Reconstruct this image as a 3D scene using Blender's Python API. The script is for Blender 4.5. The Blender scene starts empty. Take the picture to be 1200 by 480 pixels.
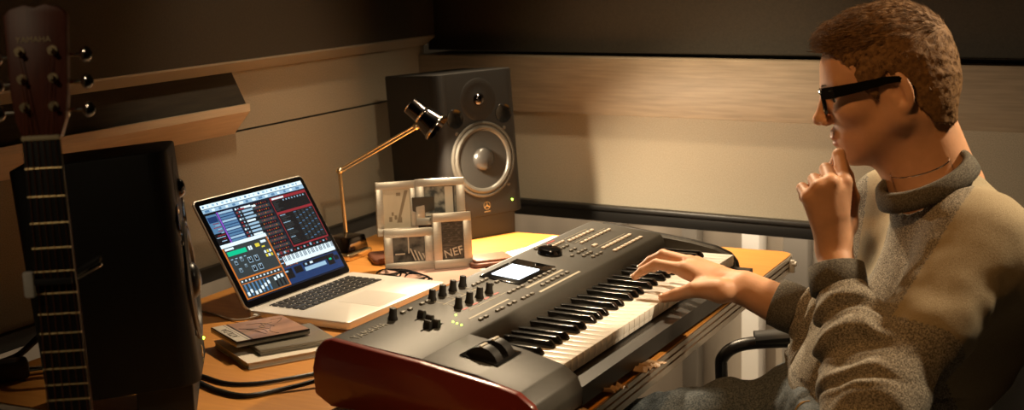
import bpy, bmesh, math, random
import numpy as np
from mathutils import Vector, Matrix
random.seed(7)
rng = np.random.default_rng(11)
SC = bpy.context.scene
COL = SC.collection
T = 0.72                      # height of the table top above the floor
R = math.radians

# ---------------------------------------------------------------- camera
cam_d = bpy.data.cameras.new('camera')
cam = bpy.data.objects.new('camera', cam_d); COL.objects.link(cam); SC.camera = cam
cam_d.sensor_width = 36; cam_d.lens = 48.6
cam_d.clip_start = 0.05
PITCH, ROLL = 0.182, -0.028
fw = Vector((0, math.cos(PITCH), -math.sin(PITCH))); up = Vector((0, math.sin(PITCH), math.cos(PITCH))); rt = Vector((1, 0, 0))
r2 = rt*math.cos(ROLL) + up*math.sin(ROLL); u2 = -rt*math.sin(ROLL) + up*math.cos(ROLL)
M = Matrix((r2, u2, -fw)).transposed().to_4x4(); M.translation = (0, 0, 0.7016 + T)
cam.matrix_world = M
cam_d.dof.use_dof = True; cam_d.dof.focus_distance = 2.6; cam_d.dof.aperture_fstop = 5.6

# ---------------------------------------------------------------- world, lights, exposure
SC.view_settings.view_transform = 'Standard'; SC.view_settings.look = 'None'
SC.view_settings.gamma = 1; SC.view_settings.use_curve_mapping = False
SC.view_settings.exposure = 1.5
w = bpy.data.worlds.new('world'); SC.world = w; w.use_nodes = True
w.node_tree.nodes['Background'].inputs[0].default_value = (0.9, 0.62, 0.34, 1)
w.node_tree.nodes['Background'].inputs[1].default_value = 0.006

WARM = (1.0, 0.76, 0.48)
def spot(name, loc, target, power, angle, blend=0.5, radius=0.04, color=WARM):
    d = bpy.data.lights.new(name, 'SPOT'); d.energy = power; d.spot_size = R(angle); d.spot_blend = blend
    d.shadow_soft_size = radius; d.color = color
    o = bpy.data.objects.new(name, d); COL.objects.link(o); o.location = loc
    o.rotation_euler = (Vector(target) - Vector(loc)).to_track_quat('-Z', 'Y').to_euler()
    return o
def area(name, loc, target, power, size, color=WARM):
    d = bpy.data.lights.new(name, 'AREA'); d.energy = power; d.size = size; d.color = color
    o = bpy.data.objects.new(name, d); COL.objects.link(o); o.location = loc
    o.rotation_euler = (Vector(target) - Vector(loc)).to_track_quat('-Z', 'Y').to_euler()
    return o
# ceiling spots of the room, with added fill spots among them
spot('ceiling_spot_behind', (1.60, 2.35, 2.15), (0.72, 2.1, T+0.38), 60, 42, 0.6, 0.05)
spot('added_fill_table', (0.05, 3.50, 2.15), (0.22, 2.72, T), 62, 72, 0.7, 0.05)  # added spot from behind, backing up the desk lamp's direction
spot('ceiling_spot_player', (-0.15, 1.15, 2.5), (0.45, 2.25, T+0.02), 18, 44, 0.8, 0.08, (1.0, 0.50, 0.17))
spot('added_fill_wall', (0.35, 2.75, 2.5), (0.40, 3.55, T+0.04), 34, 44, 1.0, 0.08)  # added spot strengthening the glow on the right wall
spot('added_fill_front', (0.40, 0.75, 2.25), (-0.20, 3.1, T+0.14), 33, 24, 0.6, 0.05)  # added spot, no visible source, to brighten the standing frames
spot('ceiling_spot_left_wall', (0.0, 2.75, 2.5), (-0.55, 3.2, T+0.05), 17, 40, 0.9, 0.06)

spot('added_fill_guitar', (-1.15, 0.45, 2.35), (-0.57, 1.65, T+0.45), 4, 20, 0.5, 0.05)  # added small spot for highlights on the guitar pegs
# ---------------------------------------------------------------- materials
def mat(name, color, rough=0.5, metal=0.0, emit=None, estr=1.0, noise=None, bump=0.0, bscale=200.0, spec=None, coat=0.0, trans=0.0):
    m = bpy.data.materials.new(name); m.use_nodes = True
    nt = m.node_tree; b = nt.nodes['Principled BSDF']
    b.inputs['Base Color'].default_value = (*color, 1); b.inputs['Roughness'].default_value = rough; b.inputs['Metallic'].default_value = metal
    if spec is not None: b.inputs['Specular IOR Level'].default_value = spec
    if coat: b.inputs['Coat Weight'].default_value = coat
    if trans: b.inputs['Transmission Weight'].default_value = trans
    if emit is not None:
        b.inputs['Emission Color'].default_value = (*emit, 1); b.inputs['Emission Strength'].default_value = estr
    if noise or bump:
        tc = nt.nodes.new('ShaderNodeTexCoord')
    if noise:
        # (scale, (sx,sy,sz), color2, lo, hi, detail)
        sc, st, c2, lo, hi, det = noise
        mp = nt.nodes.new('ShaderNodeMapping'); mp.inputs['Scale'].default_value = st
        nz = nt.nodes.new('ShaderNodeTexNoise'); nz.inputs['Scale'].default_value = sc; nz.inputs['Detail'].default_value = det
        rp = nt.nodes.new('ShaderNodeValToRGB')
        rp.color_ramp.elements[0].position = lo; rp.color_ramp.elements[0].color = (*color, 1)
        rp.color_ramp.elements[1].position = hi; rp.color_ramp.elements[1].color = (*c2, 1)
        nt.links.new(tc.outputs['Object'], mp.inputs[0]); nt.links.new(mp.outputs[0], nz.inputs['Vector'])
        nt.links.new(nz.outputs['Fac'], rp.inputs[0]); nt.links.new(rp.outputs[0], b.inputs['Base Color'])
    if bump:
        n2 = nt.nodes.new('ShaderNodeTexNoise'); n2.inputs['Scale'].default_value = bscale; n2.inputs['Detail'].default_value = 3
        bp = nt.nodes.new('ShaderNodeBump'); bp.inputs['Strength'].default_value = bump; bp.inputs['Distance'].default_value = 0.002
        nt.links.new(tc.outputs['Object'], n2.inputs['Vector']); nt.links.new(n2.outputs['Fac'], bp.inputs['Height'])
        nt.links.new(bp.outputs[0], b.inputs['Normal'])
    return m

MT = {}
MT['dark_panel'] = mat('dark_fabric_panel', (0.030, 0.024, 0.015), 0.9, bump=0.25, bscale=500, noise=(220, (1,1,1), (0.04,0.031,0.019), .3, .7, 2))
MT['wall_wood'] = mat('grey_oak_laminate', (0.20, 0.155, 0.105), 0.55, noise=(9, (1,1,16), (0.28,0.22,0.15), .3, .7, 6))
MT['dark_wood'] = mat('dark_oak_laminate', (0.020, 0.015, 0.009), 0.75, noise=(9, (1,1,16), (0.038,0.028,0.016), .3, .7, 6))
MT['lit_lip'] = mat('lamplit_oak_lip', (0.50, 0.39, 0.27), 0.5, noise=(9, (1,1,16), (0.60,0.48,0.34), .3, .7, 5))  # lip paled as if lamplit; the light is put into the colour
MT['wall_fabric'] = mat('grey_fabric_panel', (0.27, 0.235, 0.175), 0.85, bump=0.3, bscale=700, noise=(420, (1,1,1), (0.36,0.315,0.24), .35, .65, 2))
MT['black_trim'] = mat('black_metal_trim', (0.009, 0.008, 0.007), 0.4)
MT['lit_trim'] = mat('lamplit_metal_trim', (0.34, 0.30, 0.235), 0.45, 0.3)  # chamfer under the upper panel, its lamplight put into the colour
MT['pale_wall'] = mat('pale_lower_wall', (0.52, 0.45, 0.36), 0.45, noise=(4, (1,1,.25), (0.28,0.24,0.19), .42, .62, 2))
MT['grey_post'] = mat('grey_post', (0.20, 0.18, 0.15), 0.5)
MT['floor'] = mat('floor_vinyl', (0.34, 0.30, 0.25), 0.45, noise=(4, (1,1,1), (0.42,0.37,0.31), .35, .65, 3))
MT['ceiling'] = mat('ceiling_black', (0.02, 0.018, 0.015), 0.9, noise=(40, (1,1,1), (0.03,0.027,0.022), .3, .7, 2))
MT['table'] = mat('orange_oak_tabletop', (0.62, 0.27, 0.055), 0.42, noise=(6, (14,1.2,1), (0.54,0.22,0.04), .35, .7, 5))
MT['alu'] = mat('brushed_aluminium', (0.55, 0.51, 0.45), 0.35, 0.9, bump=0.06, bscale=300)
MT['steel_grey'] = mat('grey_painted_steel', (0.28, 0.26, 0.23), 0.4, 0.4)
MT['white_plastic'] = mat('white_plastic', (0.75, 0.72, 0.66), 0.4)
MT['synth'] = mat('charcoal_synth_case', (0.038, 0.035, 0.028), 0.5, bump=0.12, bscale=900)
MT['synth_dark'] = mat('black_plastic', (0.012, 0.011, 0.010), 0.38)
MT['black_gloss'] = mat('black_gloss', (0.006, 0.006, 0.006), 0.12)
MT['rubber'] = mat('black_rubber', (0.014, 0.013, 0.012), 0.6)
MT['red_cheek'] = mat('dark_red_end_panel', (0.16, 0.018, 0.010), 0.3, coat=0.3)
MT['white_key'] = mat('ivory_key', (0.86, 0.83, 0.77), 0.28)
MT['black_key'] = mat('ebony_key', (0.006, 0.006, 0.006), 0.22)
MT['button'] = mat('grey_button', (0.16, 0.145, 0.12), 0.45)
MT['button_pale'] = mat('pale_button', (0.62, 0.52, 0.42), 0.45)  # paler colour for some of the buttons
MT['print'] = mat('panel_print', (0.40, 0.36, 0.28), 0.5)
MT['print_red'] = mat('panel_print_red', (0.42, 0.04, 0.03), 0.5)
MT['logo_grey'] = mat('logo_grey', (0.22, 0.20, 0.16), 0.4)
MT['led'] = mat('green_led', (0.2, 0.6, 0.05), 0.4, emit=(0.45, 1.0, 0.05), estr=3.0)
MT['lcd'] = mat('lcd_lit', (0.5, 0.55, 0.6), 0.3, emit=(0.78, 0.90, 1.0), estr=1.5)
MT['lap'] = mat('laptop_aluminium', (0.80, 0.76, 0.70), 0.36, 0.35, bump=0.03, bscale=1500)
MT['lap_key'] = mat('laptop_key', (0.010, 0.010, 0.011), 0.45)
MT['glass_black'] = mat('black_glass', (0.004, 0.004, 0.005), 0.08)
MT['spk'] = mat('speaker_black', (0.010, 0.009, 0.008), 0.55, spec=.3, bump=0.12, bscale=900)
MT['spk_cone'] = mat('woofer_cone', (0.016, 0.015, 0.013), 0.5)
MT['spk_surround'] = mat('woofer_surround', (0.045, 0.040, 0.032), 0.38)
MT['spk_cap'] = mat('woofer_cap', (0.018, 0.016, 0.014), 0.3)
MT['gold'] = mat('brass', (0.80, 0.64, 0.40), 0.28, 1.0)
MT['chrome'] = mat('chrome', (0.75, 0.70, 0.62), 0.12, 1.0)
MT['dark_chrome'] = mat('dark_chrome', (0.10, 0.09, 0.09), 0.14, 1.0)
MT['frame_silver'] = mat('brushed_silver_frame', (0.56, 0.52, 0.45), 0.38, 0.7, bump=0.08, bscale=500, noise=(30, (1,1,12), (0.62,0.58,0.50), .3, .7, 3))
MT['guitar_head'] = mat('mahogany_headstock', (0.10, 0.022, 0.010), 0.45, noise=(18, (8,1,1), (0.15,0.035,0.015), .35, .65, 4))
MT['fretboard'] = mat('ebony_fretboard', (0.008, 0.006, 0.005), 0.5)
MT['bone'] = mat('bone_nut', (0.72, 0.60, 0.38), 0.4)
MT['fret'] = mat('fret_brass', (0.65, 0.50, 0.26), 0.35, 1.0)
MT['bronze_string'] = mat('bronze_string', (0.40, 0.16, 0.07), 0.4, 0.8)
MT['cable'] = mat('black_cable', (0.010, 0.009, 0.008), 0.45)
MT['cable_grey'] = mat('pale_cable', (0.50, 0.46, 0.40), 0.5)
MT['paper'] = mat('white_paper', (0.80, 0.74, 0.64), 0.8)
MT['paper_pink'] = mat('pink_paper', (0.62, 0.36, 0.28), 0.8, noise=(8, (1,1,1), (0.70,0.46,0.38), .3, .7, 2))
MT['leather'] = mat('brown_leather', (0.16, 0.055, 0.028), 0.5, bump=0.4, bscale=120, noise=(30, (1,1,1), (0.20,0.075,0.04), .3, .7, 3))
MT['lens_clear'] = mat('clear_lens', (.95,.95,.95), .03, trans=1.0)
MT['tape'] = mat('crumpled_brown_tape', (0.30, 0.19, 0.10), 0.4, noise=(40, (1,1,1), (0.40,0.27,0.16), .35, .65, 3))

# ---------------------------------------------------------------- mesh helpers
class MB:
    """collects shapes; build() links them as one mesh object"""
    def __init__(s): s.v = []; s.f = []; s.m = []; s.s = []
    def add(s, vs, fs, mi=0, smooth=False, mx=None):
        k = len(s.v)
        for p in vs:
            p = Vector(p)
            s.v.append(tuple(mx @ p) if mx is not None else tuple(p))
        for f in fs: s.f.append([i + k for i in f]); s.m.append(mi); s.s.append(smooth)
        return s
    def frombm(s, bm, mi=0, smooth=False, mx=None):
        bm.verts.ensure_lookup_table(); bm.verts.index_update()
        s.add([v.co.copy() for v in bm.verts], [[v.index for v in f.verts] for f in bm.faces], mi, smooth, mx); bm.free(); return s
    def box(s, c, d, mi=0, bev=0.0, seg=2, mx=None, rot=None):
        bm = bmesh.new(); bmesh.ops.create_cube(bm, size=1)
        bmesh.ops.scale(bm, vec=d, verts=bm.verts)
        if bev > 0: bmesh.ops.bevel(bm, geom=list(bm.edges), offset=min(bev, .49*min(d)), segments=seg, profile=.5, affect='EDGES')
        m2 = Matrix.Translation(c)
        if rot is not None: m2 = m2 @ rot
        if mx is not None: m2 = mx @ m2
        return s.frombm(bm, mi, bev > 0, m2)
    def cyl(s, p0, p1, r0, r1=None, seg=20, mi=0, smooth=True, cap=True, mx=None):
        r1 = r0 if r1 is None else r1
        p0, p1 = Vector(p0), Vector(p1); d = (p1 - p0)
        q = d.to_track_quat('Z', 'Y').to_matrix()
        vs = []
        for p, r in ((p0, r0), (p1, r1)):
            for i in range(seg):
                a = 2*math.pi*i/seg; vs.append(p + q @ Vector((r*math.cos(a), r*math.sin(a), 0)))
        s.add(vs, [[i, (i+1) % seg, seg+(i+1) % seg, seg+i] for i in range(seg)], mi, smooth, mx)
        if cap:
            s.add(vs[:seg], [list(range(seg))[::-1]], mi, False, mx); s.add(vs[seg:], [list(range(seg))], mi, False, mx)
        return s
    def lathe(s, prof, org=(0, 0, 0), axis=(0, 0, 1), seg=40, mi=0, mx=None, smooth=True):
        q = Vector(axis).to_track_quat('Z', 'Y').to_matrix(); o = Vector(org); vs = []; fs = []
        n = len(prof)
        for (r, h) in prof:
            for i in range(seg):
                a = 2*math.pi*i/seg; vs.append(o + q @ Vector((r*math.cos(a), r*math.sin(a), h)))
        for j in range(n-1):
            for i in range(seg):
                fs.append([j*seg+i, j*seg+(i+1) % seg, (j+1)*seg+(i+1) % seg, (j+1)*seg+i])
        return s.add(vs, fs, mi, smooth, mx)
    def tube(s, pts, r, seg=8, mi=0, mx=None, flat=1.0, closed=False, n=6):
        P = [Vector(p) for p in pts]
        if n > 1 and len(P) > 2:      # Catmull-Rom
            Q = []
            K = len(P)
            rngk = range(K if closed else K-1)
            for i in rngk:
                if closed: a, b, c, d = P[(i-1) % K], P[i], P[(i+1) % K], P[(i+2) % K]
                else: a, b, c, d = P[max(i-1, 0)], P[i], P[i+1], P[min(i+2, K-1)]
                for k in range(n):
                    t = k/n
                    Q.append(.5*((2*b) + (c-a)*t + (2*a-5*b+4*c-d)*t*t + (3*b-a-3*c+d)*t**3))
            if not closed: Q.append(P[-1])
            P = Q
        K = len(P); vs = []; fs = []
        prev = None
        for i in range(K):
            if closed: d = P[(i+1) % K] - P[(i-1) % K]
            else: d = P[min(i+1, K-1)] - P[max(i-1, 0)]
            d.normalize()
            if prev is None:
                a = Vector((0, 0, 1)) if abs(d.z) < .9 else Vector((1, 0, 0))
                x = d.cross(a).normalized()
            else:
                x = (prev - d*prev.dot(d)).normalized()
            prev = x; y = d.cross(x)
            rr = r(i/(K-1)) if callable(r) else r
            for k in range(seg):
                a = 2*math.pi*k/seg; vs.append(P[i] + x*rr*math.cos(a) + y*rr*flat*math.sin(a))
        rngk = K if closed else K-1
        for i in range(rngk):
            for k in range(seg):
                j = (i+1) % K
                fs.append([i*seg+k, i*seg+(k+1) % seg, j*seg+(k+1) % seg, j*seg+k])
        s.add(vs, fs, mi, True, mx)
        if not closed:
            s.add(vs[:seg], [list(range(seg))[::-1]], mi, False, mx); s.add(vs[-seg:], [list(range(seg))], mi, False, mx)
        return s
    def prism(s, poly, h0, h1, axes='xy', mi=0, bev=0.0, seg=2, mx=None, smooth=None):
        """polygon in the first two axes, extruded along the third"""
        bm = bmesh.new()
        def P(a, b, h):
            return {'xy': (a, b, h), 'yz': (h, a, b), 'xz': (a, h, b)}[axes]
        lo = [bm.verts.new(P(a, b, h0)) for a, b in poly]; hi = [bm.verts.new(P(a, b, h1)) for a, b in poly]
        n = len(poly)
        bm.faces.new(lo[::-1]); bm.faces.new(hi)
        for i in range(n): bm.faces.new([lo[i], lo[(i+1) % n], hi[(i+1) % n], hi[i]])
        bmesh.ops.recalc_face_normals(bm, faces=bm.faces)
        if bev > 0: bmesh.ops.bevel(bm, geom=list(bm.edges), offset=bev, segments=seg, profile=.5, affect='EDGES')
        return s.frombm(bm, mi, bev > 0 if smooth is None else smooth, mx)
    def sphere(s, c, r, seg=16, mi=0, mx=None, sc=(1, 1, 1)):
        bm = bmesh.new(); bmesh.ops.create_uvsphere(bm, u_segments=seg, v_segments=max(6, seg//2), radius=r)
        bmesh.ops.scale(bm, vec=sc, verts=bm.verts)
        m2 = Matrix.Translation(c); m2 = mx @ m2 if mx is not None else m2
        return s.frombm(bm, mi, True, m2)
    def text(s, body, size, mx, mi=0, depth=0.0004, spacing=1.0):
        c = bpy.data.curves.new('t', 'FONT'); c.body = body; c.size = size; c.extrude = depth; c.align_x = 'CENTER'; c.align_y = 'CENTER'; c.space_character = spacing
        o = bpy.data.objects.new('t', c); COL.objects.link(o)
        dg = bpy.context.evaluated_depsgraph_get(); me = bpy.data.meshes.new_from_object(o.evaluated_get(dg))
        s.add([v.co for v in me.vertices], [list(p.vertices) for p in me.polygons], mi, False, mx)
        bpy.data.objects.remove(o); bpy.data.curves.remove(c); bpy.data.meshes.remove(me); return s
    def build(s, name, mats, parent=None, loc=None, rot=None, mx=None, autosmooth=35):
        me = bpy.data.meshes.new(name); me.from_pydata(s.v, [], s.f)
        for m in (mats if isinstance(mats, (list, tuple)) else [mats]): me.materials.append(MT[m] if isinstance(m, str) else m)
        for i, p in enumerate(me.polygons): p.material_index = s.m[i]; p.use_smooth = s.s[i]
        me.update()
        if autosmooth and any(s.s): me.set_sharp_from_angle(angle=R(autosmooth))
        o = bpy.data.objects.new(name, me); COL.objects.link(o)
        if parent is not None: o.parent = parent
        if loc is not None: o.location = loc
        if rot is not None: o.rotation_euler = rot
        if mx is not None: o.matrix_local = mx
        return o

def tag(o, label=None, cat=None, group=None, kind=None):
    if label: o['label'] = label
    if cat: o['category'] = cat
    if group: o['group'] = group
    if kind: o['kind'] = kind
    return o
def thing(name, label, cat, loc=(0, 0, 0), rz=0.0, group=None, mx=None):
    o = bpy.data.objects.new(name, None); COL.objects.link(o); o.empty_display_size = .05
    if mx is not None: o.matrix_world = mx
    else: o.location = loc; o.rotation_euler = (0, 0, rz)
    return tag(o, label, cat, group)
def struct(o): o['kind'] = 'structure'; return o
# ================================================================ the room
AL = R(62.5); UL = Vector((math.cos(AL), math.sin(AL), 0)); NL = Vector((-UL.y, UL.x, 0))      # left wall runs along UL, NL points behind it
AR = R(-32.0); UR = Vector((math.cos(AR), math.sin(AR), 0)); NR = Vector((-UR.y, UR.x, 0))     # right wall runs along UR, NR points behind it
CORNER = Vector((-0.238, 3.935, 0))
def wallmx(origin, u, n):       # local x along the wall, y INTO the room, z up
    m = Matrix((u, -n, Vector((0, 0, 1)))).transposed().to_4x4(); m.translation = origin; return m
ML = wallmx(CORNER, UL, NL); MR = wallmx(CORNER, UR, NR)
MB().box((0.8, 1.5, -0.05), (7, 8, 0.1)).build('floor', 'floor')['kind'] = 'structure'
MB().box((0.8, 1.5, 2.65), (7, 8, 0.1)).build('ceiling', 'ceiling')['kind'] = 'structure'
LL, LR_ = 4.2, 3.6
# left wall: profile strips (x from -LL to 0); y = out of the wall
struct(MB().box((-LL/2, -0.06, T+0.16), (LL, 0.12, 0.29)).box((-LL/2, -0.06, T+0.383), (LL, 0.12, 0.146)).build('wall_left', 'wall_fabric', mx=ML))
struct(MB().box((-LL/2-0.0, -0.055, T+0.3065), (LL, 0.1, 0.007)).box((-LL/2, -0.05, T+0.0), (LL, 0.13, 0.034), bev=.003).build('trim_1', 'black_trim', mx=ML))
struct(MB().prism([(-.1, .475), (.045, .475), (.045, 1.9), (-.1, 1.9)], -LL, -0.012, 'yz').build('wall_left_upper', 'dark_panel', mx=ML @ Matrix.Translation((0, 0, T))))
struct(MB().prism([(-.1, .4745), (.046, .4745), (.046, .470), (.012, .446), (-.1, .446)], -LL, -0.012, 'yz').build('trim_2', 'lit_trim', mx=ML @ Matrix.Translation((0, 0, T))))
struct(MB().box((-LL/2-.1, -0.43, (T+.3)/2), (LL+1.2, 0.06, T+.3)).build('wall_left_lower', 'pale_wall', mx=ML))
# dark wooden wall ledge with a sloping lip coloured as lamplit
LE = -0.86
ld = thing('wall_ledge', 'dark wooden ledge panel with slanted lower lip coloured as lamplit on the left wall', 'ledge', mx=ML @ Matrix.Translation((0, 0, T)))
XE = -0.862
MB().prism([(0.001, .449), (.040, .373), (.044, .358), (.044, .357), (0.001, .357)], -LL+.4, XE, 'yz').build('dark_face', 'dark_wood', ld)
MB().prism([(0.0405, .374), (.050, .374), (.050, .3575), (0.001, .304), (0.001, .357), (.0405, .357)], -LL+.4, XE, 'yz').build('slanted_lip', 'lit_lip', ld)
# right wall
struct(MB().box((LR_/2, -0.06, T+0.155), (LR_, 0.12, 0.265)).build('wall_right', 'wall_fabric', mx=MR))
struct(MB().box((LR_/2, -0.055, T+0.346), (LR_, 0.17, 0.148), bev=.002).build('wall_right_band', 'wall_wood', mx=MR))
struct(MB().box((LR_/2, -0.05, T+0.005), (LR_, 0.125, 0.044), bev=.003).box((LR_/2, 0.000, T+0.022), (LR_, 0.05, 0.012), bev=.002).build('trim_3', 'black_trim', mx=MR))
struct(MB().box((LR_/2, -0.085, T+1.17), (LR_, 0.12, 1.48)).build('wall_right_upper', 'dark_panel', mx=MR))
struct(MB().box((LR_/2, -0.56, (T+.3)/2), (LR_+1.2, 0.06, T+.3)).build('wall_right_lower', 'pale_wall', mx=MR))
for i, (x, wd) in enumerate(((0.36, .03), (0.60, .05), (0.93, .075), (1.05, .045), (1.33, .09))):
    struct(MB().box((x, -0.50, (T-0.03)/2), (wd, 0.05, T-0.03), bev=.004).build('trim_%d' % (i+4), 'grey_post', mx=MR))
# added area lights, unseen, brightening the gap under the hung partitions
for nm, mx_, x0, x1, yy, pw in (('added_gap_fill_right', MR, .1, 3.0, -.40, 3.8), ('added_gap_fill_left', ML, -3.6, -.1, -.30, 1.2)):
    d_ = bpy.data.lights.new(nm, 'AREA'); d_.shape = 'RECTANGLE'; d_.size = x1-x0; d_.size_y = .06; d_.energy = pw; d_.color = (1.0, .80, .58)
    o_ = bpy.data.objects.new(nm, d_); COL.objects.link(o_); o_.matrix_world = mx_ @ Matrix.Translation(((x0+x1)/2, yy+.12, T+.10)) @ Matrix.Rotation(R(-25), 4, 'X')
struct(MB().box((.80, -0.49, (T-0.03)/2), (.055, 0.06, T-0.03), bev=.004).build('trim_9', 'white_plastic', mx=MR))
# outer walls behind the camera close the room
struct(MB().box((0.8, -2.45, 1.3), (7, .1, 2.6)).build('wall_back', 'dark_panel'))
struct(MB().box((4.2, 1.5, 1.3), (.1, 8, 2.6)).build('wall_far_side', 'dark_panel'))

# ================================================================ the table
AT = R(63.5)
TX = Matrix.Translation((0.652, 3.114, T)) @ Matrix.Rotation(AT, 4, 'Z')      # local: x along the length (far end = 0), y to the back long side
tb = thing('folding_table', 'long orange oak table with grooved aluminium edge under the synthesizer and laptop', 'table', mx=TX)
TL, TWD = 1.52, 1.05
def rrect(x0, x1, y0, y1, r, n=6):
    out = []
    for cx, cy, a0 in ((x1-r, y0+r, -90), (x1-r, y1-r, 0), (x0+r, y1-r, 90), (x0+r, y0+r, 180)):
        for k in range(n+1):
            a = R(a0 + 90*k/n); out.append((cx + r*math.cos(a), cy + r*math.sin(a)))
    return out
MB().prism(rrect(-TL+.004, -.004, .004, TWD-.004, .035), -.026, 0).build('tabletop', 'table', tb)
e = MB()
for z0, z1, off in ((-.010, -.0015, 0), (-.014, -.010, .004), (-.022, -.014, 0), (-.026, -.022, .004), (-.036, -.026, 0), (-.040, -.036, .003)):
    e.prism(rrect(-TL+off, -off, off, TWD-off, .037-off), z0, z1)
e.build('edge_band', 'alu', tb)
for x in (-.16, -TL+.16):
    l = MB().box((x, TWD/2, -.065), (.05, TWD-.16, .05), bev=.006).box((x, TWD/2, -.38), (.07, .08, .60), bev=.01).box((x, TWD/2, -T+.035), (.06, TWD-.1, .045), bev=.01)
    l.cyl((x, .16, -.09), (x, TWD/2-.03, -.36), .012).cyl((x, TWD-.16, -.09), (x, TWD/2+.03, -.36), .012)
    l.build('leg', 'steel_grey', tb)
    for y in (.11, TWD-.11):
        MB().cyl((x-.012, y, -T+.0235), (x+.012, y, -T+.0235), .0235, seg=20).build('caster', 'rubber', tb)
MB().box((-.75, TWD/2, -.20), (TL-.3, .03, .22), bev=.005).build('modesty_panel', 'white_plastic', tb)
ck = MB().box((-.055, -.006, -.022), (.010, .012, .030), bev=.003).cyl((-.055, -.016, -.016), (-.055, -.006, -.016), .006)
ck.build('hook', 'white_plastic', tb)

# ================================================================ synthesizer
KA = R(62.43)
ks = thing('synthesizer', 'charcoal keyboard synthesizer with dark red end panel in front of the man', 'synthesizer', mx=Matrix.Translation((0.0653, 2.0481, T)) @ Matrix.Rotation(KA, 4, 'Z'))
XL, XR, YB = -.164, .880, .312
SL = (.124-.105)/(.312-.13)
def pz(y): return .124 - (.312-y)*SL          # control panel height
def ctl(y): return .124 - (.312-y)*.153 if y < .15 else pz(y)
body = MB()
# main raised panel (rear), with rounded back
body.prism([(YB+.028, .030), (YB+.030, .075), (YB+.022, .105), (YB+.010, .119), (YB-.004, .1235), (.155, pz(.155)), (.150, pz(.155)-.004), (.138, .076), (.138, .014), (YB, .012)], XL+.012, .822, 'yz')
# left control block in front of the panel and the right end block
lb = [(.156, pz(.155)), (.06, .094), (.02, .084), (-.012, .076), (-.034, .060), (-.042, .040), (-.040, .014), (.156, .014)]
body.prism(lb, XL+.012, -.003, 'yz', bev=.003)
rb = [(YB+.028, .030), (YB+.026, .075), (YB+.012, .104), (YB-.01, .112), (.2, .100), (.10, .088), (.045, .078), (.015, .066), (.002, .050), (-.002, .034), (-.002, .014), (YB, .012)]
body.prism(rb, .8475, XR-.012, 'yz', bev=.003)
body.prism([(YB+.027, .030), (YB+.025, .075), (YB+.011, .104), (YB-.011, .1115), (.156, .092), (.15, .07), (.15, .014), (YB, .012)], .815, .849, 'yz')
# tray below the keys and front lip
tr = MB().box((.4225, .055, .028), (.851, .19, .030))
tr.prism([(-.008, .034), (-.020, .032), (-.026, .026), (-.026, .014), (-.006, .014), (-.006, .034)], -.004, .852, 'yz'); tr.build('key_tray', 'synth_dark', ks)
body.build('case', 'synth', ks)
# end cheeks
cp = [(YB+.030, .034), (YB+.032, .075), (YB+.024, .106), (YB+.010, .121), (YB-.006, .1245), (.15, .1055), (.02, .0845), (-.012, .077), (-.036, .060), (-.045, .040), (-.043, .016), (YB, .016)]
MB().prism(cp, XL-.002, XL+.014, 'yz', bev=.004).build('end_panel', 'red_cheek', ks)['label'] = 'dark red glossy left end panel'
cp2 = [(YB+.029, .034), (YB+.027, .075), (YB+.013, .103), (YB-.009, .1135), (.2, .101), (.10, .089), (.045, .079), (.014, .067), (.000, .050), (-.004, .034), (-.004, .016), (YB, .016)]
MB().prism(cp2, XR-.014, XR, 'yz', bev=.004).build('end_panel', 'synth_dark', ks)
for x in (XL+.06, XR-.06):
    for y in (.0, YB-.02): MB().cyl((x, y, 0), (x, y, .016), .012).build('foot', 'rubber', ks)
# keys: 61, C to C
wk = 846/36/1000
blackpos = []
for i in range(36):
    x0 = i*wk + .0005; x1 = (i+1)*wk - .0006
    k = MB()
    k.box(((x0+x1)/2, .075, .061), (x1-x0, .150, .016), bev=.0012)
    k.box(((x0+x1)/2, .004, .052), (x1-x0, .007, .012), bev=.001)
    k.build('white_key', 'white_key', ks)
    if i % 7 in (0, 1, 3, 4, 5) and i < 35:
        off = {0: -.002, 1: .002, 3: -.003, 4: 0, 5: .003}[i % 7]
        xc = (i+1)*wk + off
        b = MB(); b.prism([(.050, .068), (.052, .074), (.0585, .0815), (.150, .0825), (.150, .066), (.050, .066)], xc-.0058, xc+.0058, 'yz', bev=.0012)
        b.build('black_key', 'black_key', ks)
        blackpos.append(xc)
# panel frame helper: matrix on the sloping panel at (x, y)
PS = math.atan(SL)
def pm(x, y, dz=0.0): return Matrix.Translation((x, y, pz(y)+dz)) @ Matrix.Rotation(PS, 4, 'X')
# display
d = MB()
d.box((0, 0, .0012), (.150, .082, .0024), bev=.001, mx=pm(.362, .254)); d.build('display_bezel', 'black_gloss', ks)
MB().box((0, 0, .0032), (.083, .056, .0012), mx=pm(.352, .254)).build('display', 'lcd', ks)['label'] = 'lit white display'
# dial
dl = MB().lathe([(.0, .012), (.016, .012), (.022, .0105), (.0245, .006), (.0245, 0)], (0, 0, 0), seg=36, mx=pm(.521, .266)).sphere((.012, .006, .012), .005, 10, mx=pm(.521, .266), sc=(1, 1, .4)); dl.build('data_dial', 'black_gloss', ks)
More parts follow.
